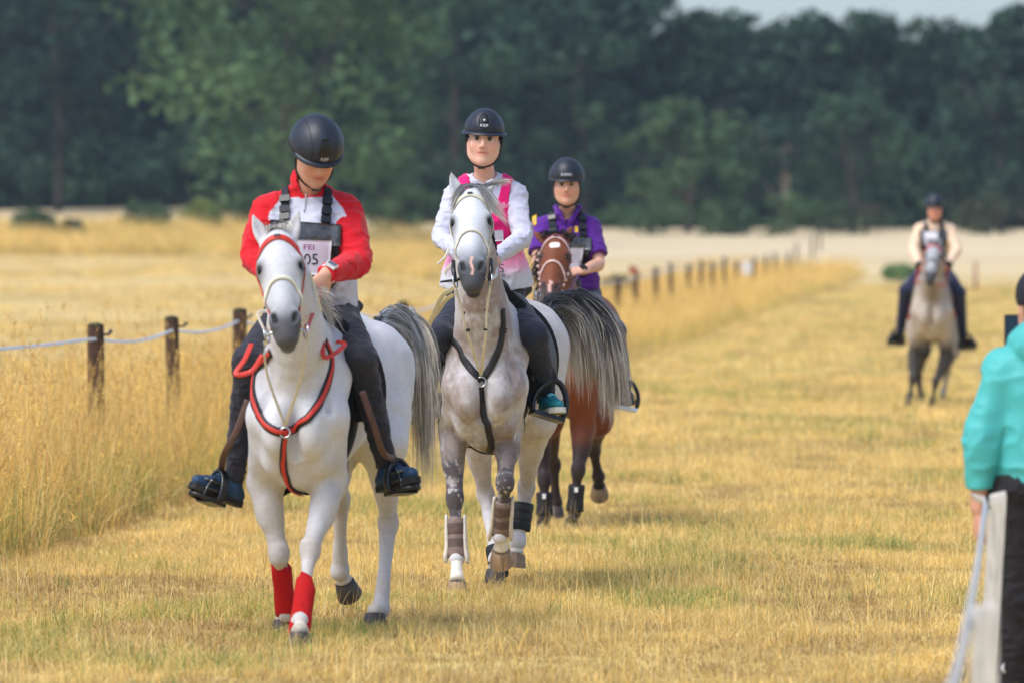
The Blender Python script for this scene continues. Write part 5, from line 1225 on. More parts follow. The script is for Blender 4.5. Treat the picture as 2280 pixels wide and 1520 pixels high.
for q in 'ab':
    o, (lv, lf) = shoe(p3.root, S3['an'][q] - A(0, 0, .012), A(-.15 if q == 'a' else .2, -.95, .1), UP, M_blackgloss, M_sole, .98, .007); mk('lace', lv, lf, M_black, o)

# ---- far rider in cream
d4 = 62.9
S4 = dict(h=.010, k=1.0, front=FRONT, pel=P(2080, 598, 63.0), nk=P(2081, 490, 62.85),
    sh=dict(a=P(2048, 512, 62.85), b=P(2114, 512, 62.85)), el=dict(a=P(2034, 556, 62.7), b=P(2130, 556, 62.7)), wr=dict(a=P(2046, 588, 62.4), b=P(2112, 588, 62.4)),
    kn=dict(a=P(2016, 648, 62.5), b=P(2136, 652, 62.5)), an=dict(a=P(2004, 742, 62.8), b=P(2144, 752, 62.8)),
    head=dict(o=P(2081, 466, 62.8), f=A(0, -1, -.08), u=A(0, 0, 1), s=1.02), skin=srgb(214, 150, 122),
    hand=dict(a=(A(.3, -.6, -.2), A(.6, .2, -.6), 1), b=(A(-.3, -.6, -.2), A(-.6, .2, -.6), -1)), group='riders')
p4 = build_person('distant rider in cream long sleeves and dark breeches far down the track', gnd(S4['pel'], .04), S4)
sh4, gs4 = shirt(p4, [(-.02, .02, .13, .18), (.2, .02, .13, .18), (.45, .02, .13, .17), (.68, .03, .13, .17), (.86, .0, .10, .17), (.98, -.01, .065, .085)], 1, [.070, .064, .060, .052, .04], lambda V, q: np.tile(srgb(232, 200, 168), (len(V), 1)), hem=(.10, 0), amp=.003, seed=8)
b4 = bib(p4.root, gs4, [(2049, 513), (2111, 513), (2107, 560), (2054, 560)], d4, [(2056, 516), (2090, 516), (2090, 545), (2058, 545)], [[(2064, 488), (2064, 500), (2064, 514)], [(2099, 488), (2099, 500), (2099, 514)]])
br4, gb4 = breeches(p4, [.098, .090, .070, .064, .050], srgb(34, 40, 66), waist=.16, amp=.003)
hc = S4['head']; f_, u_, s_ = p4.hf
helmet(p4.root, hc['o'] + u_ * .062 - f_ * .012, f_, u_, s_, .110, .14, h=.010, vent=False); chin_strap(p4.root, p4.T, .008, -.126, False, p4.g)
for q in 'ab':
    shoe(p4.root, S4['an'][q], A(-.55 if q == 'a' else .5, -.8, .05), UP, M_blackgloss, M_sole, 1.15, .010, 'boot')
    v, f = sphere(S4['wr'][q] + A(0, -.03, -.01), A(.045, .06, .045)); mk('glove', v, f, M_glove, p4.root)

# ---- onlooker seen from behind, at the right edge
d5 = 21.0
S5 = dict(h=.006, k=1.0, front=A(0, 1, 0), pel=P(2318, 1085, 21.0), nk=P(2314, 778, 21.0),
    sh=dict(a=P(2236, 822, 21.0), b=P(2392, 822, 21.0)), el=dict(a=P(2186, 985, 20.95), b=P(2420, 985, 21.15)), wr=dict(a=P(2178, 1128, 20.95), b=P(2300, 822, 21.32)),
    kn=dict(a=P(2268, 1335, 21.0), b=P(2365, 1335, 21.0)), an=dict(a=P(2262, 1560, 21.03), b=P(2372, 1560, 21.03)),
    head=dict(o=P(2314, 682, 21.02), f=A(-.15, 1, -.02), u=A(0, 0, 1), s=1.02), skin=srgb(206, 150, 124),
    hand=dict(a=(A(.02, .1, -1), A(1, .2, 0), -1, .5), b=(A(-.5, .3, .8), A(0, -.9, .3), 1, .6)))
p5 = build_person('onlooker in turquoise jacket and dark trousers with back turned, holding a phone', gnd(S5['pel']), S5)
TEAL = srgb(74, 172, 168)
def hood5(g):
    g.chain([S5['nk'] + A(-.07, -.02, .03), S5['nk'] + A(0, -.09, .0), S5['nk'] + A(.07, -.02, .03)], [.05, .06, .05], .03, n=9); g.chain([S5['nk'] - A(0, 0, .02), S5['nk'] + A(0, .0, .05)], [.085, .085], .03)
sh5, gs5 = shirt(p5, [(-.04, 0, .15, .168), (.2, 0, .15, .165), (.45, 0, .14, .160), (.68, 0, .135, .165), (.86, .0, .11, .165), (.98, -.01, .07, .09)], 1, [.076, .072, .070, .060, .046], lambda V, q: np.tile(TEAL, (len(V), 1)) * (.95 + .1 * fbm(V * 4, 2))[:, None], hem=(.0, 0), amp=.011, seed=11, fst=(7, 7, 10), extra=hood5, m=M_teal, name='jacket', neck=.07)
br5, gb5 = breeches(p5, [.112, .105, .095, .092, .085], srgb(30, 26, 28), waist=.10, amp=.006, name='trousers', hips=(.14, .19))
f_, u_, s_ = p5.hf; gcap = Grid(S5['head']['o'] - .25, S5['head']['o'] + .25, .006); ax = np.array([s_, f_, u_]); ho = S5['head']['o']
gcap.ell(ho + u_ * .045 - f_ * .012, A(.090, .110, .100), ax, .02); gcap.plane(ho - u_ * .045, -u_); gcap.ell(ho - u_ * .03 - f_ * .012, A(.080, .10, .09), ax, .01, True)
V, Q = gcap.mesh(); mk('cap', V, Q, mat('dark_knit', (.016, .016, .024), .9, var=.3, scale=60, bump=.4, bscale=120), p5.root)
for q in 'ab': shoe(p5.root, S5['an'][q], A(-.1 if q == 'a' else .1, 1, 0), UP, M_blackgloss, M_sole, 1.0, .008)
pv = tube(spline(np.array([P(2238, 1497, 20.9), P(2232, 1487, 20.9), P(2236, 1475, 20.9)]), 6), [.002, .004, .005, .005, .003, .001], 6); mk('logo_mark', pv[0], pv[1], M_white_print, br5)
ph = thing('phone', P(2258, 770, 21.4), 'black smartphone held up in front of the turquoise jacket onlooker', 'phone')
axp = np.array([unit(A(1, .25, 0)), unit(A(-.25, 1, 0)), UP]); v, f = box(P(2258, 745, 21.4), .075, .010, .15, axp); mk('case', v, f, M_blackgloss, ph, smooth=False)
v, f = box(P(2258, 745, 21.4) - axp[1] * .006, .068, .003, .14, axp); mk('screen', v, f, mat('phone_screen', (.02, .05, .09), .1, spec=.6), ph, smooth=False)
# ================================================================== hair of the horses
def fall(root, d0, n, L, grav, rs, drift=None):
    p = [root]; d = unit(d0); st = L / (n - 1)
    for i in range(n - 1):
        d = unit(d + A(0, 0, -1) * grav * st * 10 + (0 if drift is None else drift * st * 10) + rs.normal(size=3) * .03); p.append(p[-1] + d * st)
    return np.array(p)
def pushout(g, p, off):
    for _ in range(3):
        d = g.sample(p); m = d < off
        if m.any(): p[m] += ((np.broadcast_to(off, d.shape)[m] - d[m])[:, None]) * g.grad(p[m])
    return p
def grow(nclump, per, rootf, dirf, lenf, grav, colf, width, n=12, seed=1, g=None, spread=.025, drift=None, off=.008):
    rs = np.random.default_rng(seed); S, C = [], []
    for c in range(nclump):
        u = rs.random(); r0 = rootf(u, rs); d0 = dirf(u, rs); L = lenf(u, rs); gd = fall(r0, d0, n, L, grav * rs.uniform(.8, 1.2), rs, drift)
        base = colf(u, rs)
        for k in range(per):
            o = rs.normal(size=3) * spread; tt = np.linspace(0, 1, n)[:, None]; Lk = rs.uniform(.75, 1.08)
            p = gd + o * (.35 + 1.1 * tt * (1.1 - .55 * tt)); p = p[0] + (p - p[0]) * Lk + np.sin(tt * rs.uniform(3, 7) + rs.uniform(0, 6)) * rs.normal(size=3) * .008 * tt
            S.append(p); col = base(np.linspace(0, 1, n)) * rs.uniform(.82, 1.18); C.append(np.clip(col, 0, .9))
    if g is not None:
        q = np.vstack(S); q = pushout(g, q, off + np.repeat(rs.random(len(S)) * .012, n)); S = list(q.reshape(len(S), n, 3))
    return hair(S, width, C)
def ramp(a, b, lo, hi): return lambda t: mix(np.tile(a, (len(t), 1)), np.tile(b, (len(t), 1)), sstep(lo, hi, t))
def add_hair(H, name, args, m=None):
    V, F, C = args; return mk(name, V, F, m or M_hair, H['root'], C)
def along(pts): 
    q = spline(np.array(pts), 60); return lambda u: q[int(u * 59)], lambda u: unit(q[min(59, int(u * 59) + 1)] - q[max(0, int(u * 59) - 1)])

GRAY_D, GRAY_M, PALE = srgb(70, 72, 76), srgb(140, 142, 146), srgb(222, 212, 196)
H1, H2, H3, H4 = (HORSES[i] for i in (1, 2, 3, 4))
# tails
dk, tg = along([P(1196, 712, 29.95), P(1225, 680, 30.05), P(1268, 664, 30.15), P(1314, 682, 30.2), P(1346, 732, 30.2)])
add_hair(H2, 'tail', grow(330, 20, lambda u, r: dk(u ** .8) + r.normal(size=3) * A(.02, .03, .02), lambda u, r: tg(u ** .8) * 1.0 + r.normal(size=3) * .20 + A(.15, 0, .12),
    lambda u, r: r.uniform(.34, .64) - .08 * u, .70, lambda u, r: ramp(GRAY_D * r.uniform(.5, 2.2), mix(PALE, GRAY_M, r.random() * .7), .20, .75), .0032, 15, 3, None, .013))
add_hair(H2, 'tail_flyaway', grow(36, 4, lambda u, r: dk(u ** .8), lambda u, r: tg(u ** .8) + r.normal(size=3) * .35 + A(.1, 0, .1), lambda u, r: r.uniform(.30, .55), .75, lambda u, r: ramp(GRAY_D, PALE, .2, .8), .0022, 14, 4, None, .03))
dk1, tg1 = along([P(832, 735, 26.3), P(858, 708, 26.38), P(892, 703, 26.42), P(922, 735, 26.42), P(936, 775, 26.42)])
add_hair(H1, 'tail', grow(240, 16, lambda u, r: dk1(u ** .9) + r.normal(size=3) * A(.02, .03, .02), lambda u, r: tg1(u ** .9) + r.normal(size=3) * .2,
    lambda u, r: r.uniform(.28, .50) if r.random() < .8 else r.uniform(.55, .78), 1.0, lambda u, r: ramp(GRAY_M * r.uniform(.7, 1.8), mix(PALE, GRAY_D, (r.random() ** 4) * .8), .12, .5), .0032, 15, 5, None, .012))
for H, c, s in ((H3, srgb(40, 34, 32), 7), (H4, srgb(90, 84, 80), 8)):
    W_ = H['W']; add_hair(H, 'tail', grow(40, 12, lambda u, r: W_(-1.02 - .06 * u, r.normal() * .02, 1.36 - .12 * u), lambda u, r: W_(-1, r.normal() * .2, .2) - W_(0, 0, 0), lambda u, r: r.uniform(.5, .75), .8, lambda u, r: ramp(c, c * 1.5, .3, .9), .008, 10, s, None, .03))
# manes
def crest(H):
    Hh, W_ = H['Hh'], H['W']; q = spline(np.array([Hh(-.035, 0, -.05), Hh(.0, 0, -.16)] + [W_(.50, 0, 1.75 - H['dz']), W_(.34, 0, 1.60 - H['dz']), W_(.16, 0, 1.50 - H['dz'])]), 40)
    q = H['g'].snap(q, .0); return lambda u: q[int(u * 39)]
def mane(H, side, col, n, per, L, seed, wdt=.005, lift=.25, u0=.3):
    cr = crest(H); F_ = H['F']
    add_hair(H, 'mane', grow(n, per, lambda u, r: cr(u0 + (1 - u0) * u) + r.normal(size=3) * .008, lambda u, r: F_.l * side * r.uniform(.5, 1.1) + UP * lift + F_.f * r.normal() * .25, lambda u, r: L * r.uniform(.7, 1.15), .9,
        lambda u, r: col(r), wdt, 9, seed, H['g'], .016))
mane(H1, 1, lambda r: ramp(GRAY_M * r.uniform(.6, 1.3), PALE * .9, .3, .9), 40, 14, .17, 11, .004, .25, .72)
mane(H2, -1, lambda r: ramp(GRAY_D * r.uniform(.5, 1.3), GRAY_M, .3, .9), 60, 12, .15, 12, .004)
mane(H3, -1, lambda r: ramp(A(.012, .010, .009), A(.03, .022, .018), .3, .9), 60, 8, .25, 13, .008)
mane(H4, 1, lambda r: ramp(GRAY_D, GRAY_M, .3, .9), 40, 8, .24, 14, .010)
# forelocks
def forelock(H, guides, col, per, width, seed, jit=.010):
    rs = np.random.default_rng(seed); S, C = [], []
    for gd in guides:
        q = spline(np.array(gd), 12)
        for k in range(per):
            t = np.linspace(0, 1, 12)[:, None]; o = rs.normal(size=3) * jit; o2 = rs.normal(size=3) * jit * 1.6
            p = q + o * (1 - t) * .6 + o2 * t * (1.2 - .6 * t); p = p[0] + (p - p[0]) * rs.uniform(.6, 1.08); p = pushout(H['g'], p, .006 + rs.random() * .012); S.append(p); C.append(np.clip(col(rs)(np.linspace(0, 1, 12)) * rs.uniform(.6, 1.35), 0, .9))
    add_hair(H, 'forelock', hair(S, width, C))
h = H2['Hh']
gl = [[h(-.03, l0, -.02 + .02 * i), h(-.045 + .01 * i, -.03, .035), h(-.01 + .016 * i, -.062, .055), h(.05 + .016 * i, -.098, .03)] for i, l0 in enumerate((.0, -.01, -.015, -.02, .005))]
gr = [[h(-.03, .0, -.01), h(-.045 + .01 * i, .035, .04), h(.0 + .018 * i, .075, .06), h(.07 + .02 * i, .120, .05), h(.13 + .028 * i, .150 + .006 * i, .06)] for i in range(5)]
gw = [[h(-.04, .02, -.01), h(-.06, .08, .02), h(-.075, .14, .03), h(-.07 + .02 * i, .20, .03)] for i in range(2)]
forelock(H2, gl + gr + gw, lambda r: ramp(GRAY_M * r.uniform(.5, 1.1), mix(GRAY_M, PALE, r.random()), .2, .9), 70, .0024, 21, .006)
h = H1['Hh']
forelock(H1, [[h(-.02, .01 * i - .02, -.02), h(-.06, .02 * i - .03, .02), h(-.05, .035 * i - .045, .05), h(-.0, .04 * i - .05, .07)] for i in range(4)], lambda r: ramp(GRAY_M * r.uniform(.8, 1.4), PALE, .2, .8), 24, .003, 22, .010)
h = H3['Hh']
forelock(H3, [[h(-.02, .02 * i - .06, -.03), h(-.055, .03 * i - .09, .02), h(-.02, .035 * i - .105, .05), h(.03, .035 * i - .105, .06)] for i in range(7)], lambda r: ramp(A(.012, .010, .009), A(.03, .022, .018), .2, .8), 14, .006, 23, .012)
h = H4['Hh']
forelock(H4, [[h(-.02, .02 * i - .03, -.02), h(-.05, .03 * i - .045, .03), h(.02, .03 * i - .045, .07)] for i in range(4)], lambda r: ramp(GRAY_D, GRAY_M, .2, .8), 10, .01, 24, .015)

# ================================================================== tack
M_red = mat('red_webbing', (0.55, 0.035, 0.018), 0.45, var=0.15, scale=40, bump=0.15, bscale=300)
M_ivory = mat('ivory_strap', (0.68, 0.64, 0.50), 0.45, var=0.1, scale=40, bump=0.1, bscale=300)
M_pinkstrap = mat('pale_pink_strap', (0.62, 0.42, 0.38), 0.5, var=0.1, scale=40)
M_maroon = mat('maroon_strap', (0.16, 0.02, 0.05), 0.5, var=0.1, scale=40)
M_leather = mat('black_leather', (0.013, 0.013, 0.014), 0.5, var=0.35, scale=30, bump=0.25, bscale=150, spec=0.45)
M_brown = mat('brown_leather', (0.10, 0.05, 0.035), 0.5, var=0.3, scale=30, bump=0.2, bscale=200)
M_fleece = mat('black_fleece', (0.012, 0.012, 0.013), 0.95, var=0.5, scale=120, bump=1.0, bscale=130, spec=0.1)
M_wrap = mat('red_bandage', (0.45, 0.012, 0.012), 0.85, var=0.15, scale=50, bump=0.3, bscale=250, spec=0.15)
M_taupe = mat('taupe_boot', (0.22, 0.15, 0.12), 0.6, var=0.2, scale=40, bump=0.15, bscale=200)
M_taupe_d = mat('dark_taupe_strap', (0.11, 0.07, 0.055), 0.6, var=0.2, scale=40)
M_cream = mat('cream_shell', (0.62, 0.56, 0.46), 0.5, var=0.12, scale=30)
M_neo = mat('black_neoprene', (0.014, 0.014, 0.015), 0.7, var=0.3, scale=40, bump=0.2, bscale=200)

def bridle(H, label, mb, mn, mc, wb=.026, wn=.016, wc=.014, drop=.10, beads=None):
    h, g = H['Hh'], H['g']; F_ = H['F']; root = thing('bridle', h(.5, 0, -.15), label, 'bridle', 'bridles on the horses')
    def S(nm, pts, w_, m, n=36, par=root):
        v, f = strap(g, np.array(pts), w_, .003, .006, n); return mk(nm, v, f, m, par)
    br = S('browband', [h(.115, -.105, -.01), h(.075, -.085, .045), h(.048, -.045, .085), h(.036, 0, .10), h(.048, .045, .085), h(.075, .085, .045), h(.115, .105, -.01)], wb, mb, 44)
    c = g.march(np.array([h(.036, 0, .2)]), -H['nrm'], .010)[0]; v, f = box(c, .026, .012, .003, np.array([H['lat'], H['hd'], H['nrm']])); mk('badge', v, f, M_blackgloss, br, smooth=False)
    S('noseband', [h(.375 + drop * .2, -.075, -.05), h(.355, -.080, -.0), h(.30, -.055, .05), h(.275, 0, .075), h(.30, .055, .05), h(.355, .080, -.0), h(.375 + drop * .2, .075, -.05)], wn, mn, 44)
    for s in (-1, 1):
        S('cheekpiece', [h(-.03, s * .05, -.07), h(.05, s * .10, -.05), h(.115, s * .105, -.02), h(.25, s * .105, -.035), h(.38, s * .09, -.04), h(.50, s * .075, -.03)], wc, mc)
        if beads is not None:
            pp = g.snap(spline(np.array([h(.12, s * .105, -.02), h(.25, s * .11, -.03), h(.38, s * .10, -.035), h(.50, s * .09, -.03)]), 14), .012)
            v, f = join([sphere(q, .011, None, 8, 6) for q in pp[::2]]); mk('rosette_row', v, f, beads, root)
        rc = h(.53, s * .082, -.02); v, f = torus(rc, .032, .0045, (H['hd'], unit(H['nrm'] + H['lat'] * s * .3))); mk('bit_ring', v, f, M_steel, root)
        v, f = tube([h(.50, s * .03, -.02), rc], .007, 8); mk('bit', v, f, M_steel, root)
    return root
def rein(root, pts, m, w_=.017, name='rein', fixn=A(.4, -.8, .4)):
    v, f = strap(None, np.array(pts), w_, 0, .004, 30, fixn=fixn); return mk(name, v, f, m, root)
def front_pts(H, px, d0): return H['g'].march(np.array([P(x, y, d0) for x, y in px]), A(0, 1, 0), .004)
def cinch(H, x, w_, m, root, z0=-.35):
    W_ = H['W']; g = H['g']; dz = H['dz']; pts = [W_(x - .02 * math.cos(a), .30 * math.sin(a), 1.10 - dz - .40 * math.cos(a)) for a in np.linspace(-2.0, 2.0, 15)]
    v, f = strap(g, np.array(pts), w_, .006, .014, 60); return mk('girth', v, f, m, root)
def saddle(H, label, m_pad, q_an, gl, lab2=None, leather=M_black, x0=-.50, x1=.04, zl=.95, e1=.020, e2=.034):
    F_ = H['F']; W_ = H['W']; dz = H['dz']; root = thing('saddle', W_(-.2, 0, 1.40 - dz), label, 'saddle', 'saddles on the horses'); hh = max(.012, H['g'].h); ax = np.array([F_.f, F_.l, UP])
    def shell(e, xa, xb, z, nm, m, topcut=None):
        lo = np.min([W_(x, y, zz) for x in (-.75, .3) for y in (-.5, .5) for zz in (.7, 1.7)], 0); hi = np.max([W_(x, y, zz) for x in (-.75, .3) for y in (-.5, .5) for zz in (.7, 1.7)], 0)
        g = Grid(lo, hi, hh); g.d = np.maximum(g.d, -1)
        idx = np.meshgrid(*g.ax, indexing='ij'); pts = np.stack([i.ravel() for i in idx], 1); g.d = (H['g'].sample(pts) - e).reshape(g.d.shape).astype(np.float32)
        g.plane(W_(xb, 0, 0), unit(F_.f * 1 + UP * .30)) if False else None
        o_ = W_(0, 0, 0)
        def reg(X, Y, Z):
            x = (X - o_[0]) * F_.f[0] + (Y - o_[1]) * F_.f[1]; zz = Z - o_[2]; front = xb + .16 * np.clip((1.25 - zz) / .3, 0, 1)
            return np.maximum(np.maximum(x - front, xa - x), z - zz)
        g.cut(reg); inner = (H['g'].sample(pts) - .001).reshape(g.d.shape); g.d = np.maximum(g.d, -inner.astype(np.float32))
        V, Q = g.mesh(); return mk(nm, V, Q, m, root), g
    pad, gp = shell(e1, x0, x1, zl - dz, 'saddle_pad', m_pad)
    fl, gf = shell(e2, x0 + .14, x1 - .06, zl + .12 - dz, 'saddle_flap', M_leather)
    g = Grid(W_(-.2, 0, 1.45) - .5, W_(-.2, 0, 1.45) + .5, .011)
    g.chain([W_(.0, 0, 1.50 - dz), W_(-.2, 0, 1.455 - dz), W_(-.42, 0, 1.51 - dz)], [.09, .10, .12], .05, n=9); g.ell(W_(-.46, 0, 1.53 - dz), A(.05, .17, .055), ax, .06); g.ell(W_(.03, 0, 1.53 - dz), A(.05, .085, .05), ax, .05)
    V, Q = g.mesh(); mk('seat', V, Q, M_leather, root)
    cinch(H, .08, .085, M_neo, root)
    return root
def stirrup(root, an, td, roll, k, cage, m, steel_tread=False):
    td = unit(td); ud = unit(UP - td * (UP @ td)); sd = np.cross(td, ud); ud, sd = unit(ud * math.cos(roll) + sd * math.sin(roll)), unit(sd * math.cos(roll) - ud * math.sin(roll))
    c = an - UP * .012 - ud * .112 * k ** .3 + td * .085
    pts = [c + k * (sd * a + ud * b) for a, b in ((-.060, 0), (-.068, .04), (-.056, .09), (-.026, .130), (0, .140), (.026, .130), (.056, .09), (.068, .04), (.060, 0))]
    st = mk('stirrup', *tube(spline(np.array(pts), 26), .0095 * k, 10, True, sq=(td, 1.7, .6)), m, root)
    v, f = box(c - ud * .002, .128 * k, .075 * k, .016 * k, np.array([sd, td, ud])); mk('tread', v, f, M_steel if steel_tread else m, st, smooth=False)
    if cage:
        hoops = []
        for z, r in ((.004, .115), (.045, .105), (.082, .085)):
            hoops.append(('h', [c + sd * .062 * math.cos(a) + ud * z + td * (r * math.sin(a)) for a in np.linspace(0, math.pi, 15)]))
        for a in (.7, math.pi / 2, math.pi - .7):
            hoops.append(('v', [c + sd * .062 * math.cos(a) + ud * z + td * (r * math.sin(a)) for z, r in ((.004, .115), (.045, .105), (.082, .085), (.10, .06))]))
        for _, q in hoops: v, f = tube(spline(np.array(q), 14), .0065, 8, True, sq=(UP, 1.4, .6)); mk('cage_bar', v, f, m, st)
        riv = join([sphere(q[i] + td * .004, .006, None, 8, 6) for _, q in hoops[3:] for i in (1, 2)] + [sphere(pts[i] - 0, .0075, None, 8, 6) for i in (1, 7)]); mk('rivet', riv[0], riv[1], M_steel, st)
    return c + ud * .142 * k
def legtube(H, key, t0, t1, r, m, name, parent=None, prof=None, slant=0.0):
    _, kn, fe, ho = H['hooves'][key]; cd = unit(fe - kn); bk = unit(-H['F'].f - cd * (-H['F'].f @ cd)); n = 12; ts = np.linspace(t0, t1, n)
    pts = [kn + (fe - kn) * t + bk * .012 for t in ts]; rr = np.interp(np.linspace(0, 1, n), *(prof or ([0, .1, .5, .85, 1], [.96, 1, .95, 1.05, 1.04]))) * r
    v, f = tube(pts, rr, 22, True); L_ = np.linalg.norm(fe - kn); fr = (v - kn) @ (-bk); sidev = (v - kn) @ H['F'].l
    if slant: v = v + np.outer(np.where(np.arange(len(v)) < 22, slant * (sidev / r) - .03 * (fr > .02), 0), cd) + np.outer(np.where(np.arange(len(v)) >= 22 * (n - 1), -slant * .7 * (sidev / r), 0), cd)
    return mk(name, v, f, m, parent or H['root'])

# ---- white horse
b1r = bridle(H1, 'red browband bridle with white noseband on the white horse', M_red, M_ivory, M_red, .028, .020, .018)
h = H1['Hh']; ring1 = {s: h(.53, s * .082, -.02) for s in (-1, 1)}
rein(b1r, [ring1[-1], P(575, 700, 24.85), P(600, 690, 25.05), S1['wr']['a'] + A(0, -.05, -.03)], M_ivory); rein(b1r, [ring1[1], P(700, 690, 24.9), P(712, 660, 25.05), S1['wr']['b'] + A(-.03, -.05, -.05)], M_red)
rein(b1r, [P(690, 608, 24.75), P(700, 640, 24.8), P(716, 695, 24.85)], M_ivory, .012, 'strap_end')
bp1 = thing('breastplate', F1.W(.5, 0, 1.0), 'red and black breastplate strap across the white chest', 'breastplate')
bc = front_pts(H1, [(622, 972)], 24.3)[0]
for pxs in ([(600, 966), (572, 945), (553, 910), (545, 870), (556, 826), (590, 790)], [(645, 962), (675, 938), (705, 898), (722, 850), (728, 800), (716, 765)]):
    pts = np.vstack([[bc], front_pts(H1, pxs, 24.4)]); v, f = strap(H1['g'], pts, .040, .003, .006, 40); o = mk('chest_strap', v, f, M_leather, bp1); v, f = strap(H1['g'], pts, .020, .009, .004, 40); mk('red_webbing', v, f, M_red, o)
pts = np.vstack([[bc], front_pts(H1, [(618, 1010), (616, 1050), (622, 1080)], 24.3), [F1.W(.22, 0, .68)]]); v, f = strap(H1['g'], pts, .034, .003, .006, 34); o = mk('centre_strap', v, f, M_leather, bp1); v, f = strap(H1['g'], pts, .018, .009, .004, 34); mk('red_webbing', v, f, M_red, o)
v, f = torus(bc + A(0, -.015, 0), .022, .004, (A(1, 0, 0), UP)); mk('ring', v, f, M_steel, bp1)
for s, mid in ((-1, (596, 838)), (1, (671, 838))):
    rein(bp1, [ring1[s] + A(0, 0, -.03), *pushout(H1['g'], np.array([P(588 if s < 0 else 682, 770, 24.58), P(*mid, 24.74)]), .012), bc + A(0, -.02, .03)], M_ivory, .015, 'martingale_strap')
v, f = strap(None, np.array([P(718, 762, 24.95), P(722, 795, 24.92), P(748, 785, 25.0), P(768, 766, 25.1), P(748, 760, 25.15)]), .020, 0, .005, 30, fixn=A(.2, -.9, .3)); mk('saddle_strap', v, f, M_red, bp1)
v, f = strap(None, np.array([P(560, 765, 25.1), P(545, 800, 25.0), P(525, 832, 24.95), P(560, 826, 24.95), P(585, 790, 24.95)]), .024, 0, .005, 30, fixn=A(-.2, -.9, .3)); mk('saddle_strap', v, f, M_red, bp1)
sd1 = saddle(H1, 'black saddle and pad on the white horse', M_fleece, None, None, zl=1.02, x0=-.40, x1=.12, e1=.030, e2=.034)
for q, s in (('a', -1), ('b', 1)):
    tp = stirrup(sd1, S1['an'][q] - A(0, 0, .01), TOE1[q], 0.0, 1.05, True, M_blackgloss)
    lp = [P(552, 890, 25.12), P(528, 955, 25.12), P(500, 1010, 25.16)] if s < 0 else [P(806, 870, 25.12), P(832, 945, 25.14), P(854, 1008, 25.20)]; v, f = strap(None, np.array(lp + [tp]), .030, 0, .008, 24, fixn=A(0, -1, .1)); mk('stirrup_leather', v, f, M_brown, sd1)
for kk, t0, t1 in (('RF', .22, .98), ('LF', .46, 1.10)): legtube(H1, kk, t0, t1, .047, M_wrap, 'leg_wrap', slant=.022)
v, f = box(F1.J(768, 1048, .0), .03, .05, .09); mk('girth_buckle', v, f, M_leather, sd1)

M_bluemark = mat('blue_marker', (.08, .28, .55), .6)
for st in ([(892, 784), (899, 792), (906, 801)], [(903, 806), (902, 822), (906, 838), (913, 836)], [(911, 802), (916, 818), (919, 832)], [(919, 848), (921, 858), (922, 870)]):
    q = H1['g'].snap(np.array([F1.J(x - 14, y, -.80) for x, y in st]), .0); v, f = strap(H1['g'], q, .012, .0015, .001, 12); mk('blue_marking', v, f, M_bluemark, H1['root'])

# ---- dapple grey
b2r = bridle(H2, 'ivory bridle with black cheek guards on the dapple grey horse', M_ivory, M_ivory, M_ivory, .024, .013, .013)
h = H2['Hh']; ring2 = {s: h(.53, s * .082, -.02) for s in (-1, 1)}
for s in (-1, 1):
    v, f = tube([h(.40, s * .088, -.02), h(.47, s * .088, .0), h(.545, s * .080, -.0)], [.010, .012, .010], 8); mk('shank', v, f, M_blackgloss, b2r)
v, f = tube([h(.53, -.15, -.02), h(.535, -.085, .0), h(.53, -.03, .01)], [.005, .008, .006], 8); mk('bit_bar', v, f, M_blackgloss, b2r)
rein(b2r, [ring2[-1], P(990, 612, 28.15), P(1005, 590, 28.4), S2['wr']['a'] + A(0, -.04, -.02)], M_ivory); rein(b2r, [ring2[1], P(1104, 612, 28.2), P(1104, 592, 28.4), S2['wr']['b'] + A(-.02, -.04, -.02)], M_ivory)
rein(b2r, [P(1012, 640, 28.0), P(985, 660, 28.2), P(963, 705, 28.35), P(947, 748, 28.5)], M_ivory, .024, 'rein_loop', A(.2, -.95, .1)); rein(b2r, [P(1010, 655, 28.05), P(992, 670, 28.2), P(978, 690, 28.35), P(960, 715, 28.5)], M_ivory, .022, 'rein_loop', A(.2, -.95, .1))
rein(b2r, [h(.30, -.11, -.05), h(.36, -.13, -.04), h(.41, -.165, -.03)], M_ivory, .010, 'strap_end')
bp2 = thing('breastplate', F2.W(.5, 0, 1.0), 'black V shaped breastplate on the dapple grey chest', 'breastplate')
bc = front_pts(H2, [(1070, 850)], 27.9)[0]
for pxs in ([(1052, 832), (1028, 800), (1008, 765), (997, 725), (994, 690)], [(1085, 832), (1103, 798), (1116, 762), (1121, 725), (1120, 690)]):
    pts = np.vstack([[bc], front_pts(H2, pxs, 27.9)]); v, f = strap(H2['g'], pts, .036, .003, .010, 40); o = mk('chest_strap', v, f, M_leather, bp2)
    for t in (.55, .72): 
        q = pts[3] * (1 - t) + pts[4] * t; v, f = box(q + A(0, -.012, 0), .042, .012, .010); mk('keeper', v, f, M_blackgloss, o, smooth=False)
pts = np.vstack([front_pts(H2, [(1070, 866), (1072, 900), (1077, 935), (1086, 962)], 27.9), [F2.W(.16, .0, .74)]]); v, f = strap(H2['g'], pts, .034, .003, .008, 34); mk('centre_strap', v, f, M_leather, bp2)
v, f = torus(bc + A(0, -.015, -.01), .024, .004, (A(1, 0, 0), UP)); mk('ring', v, f, M_steel, bp2)
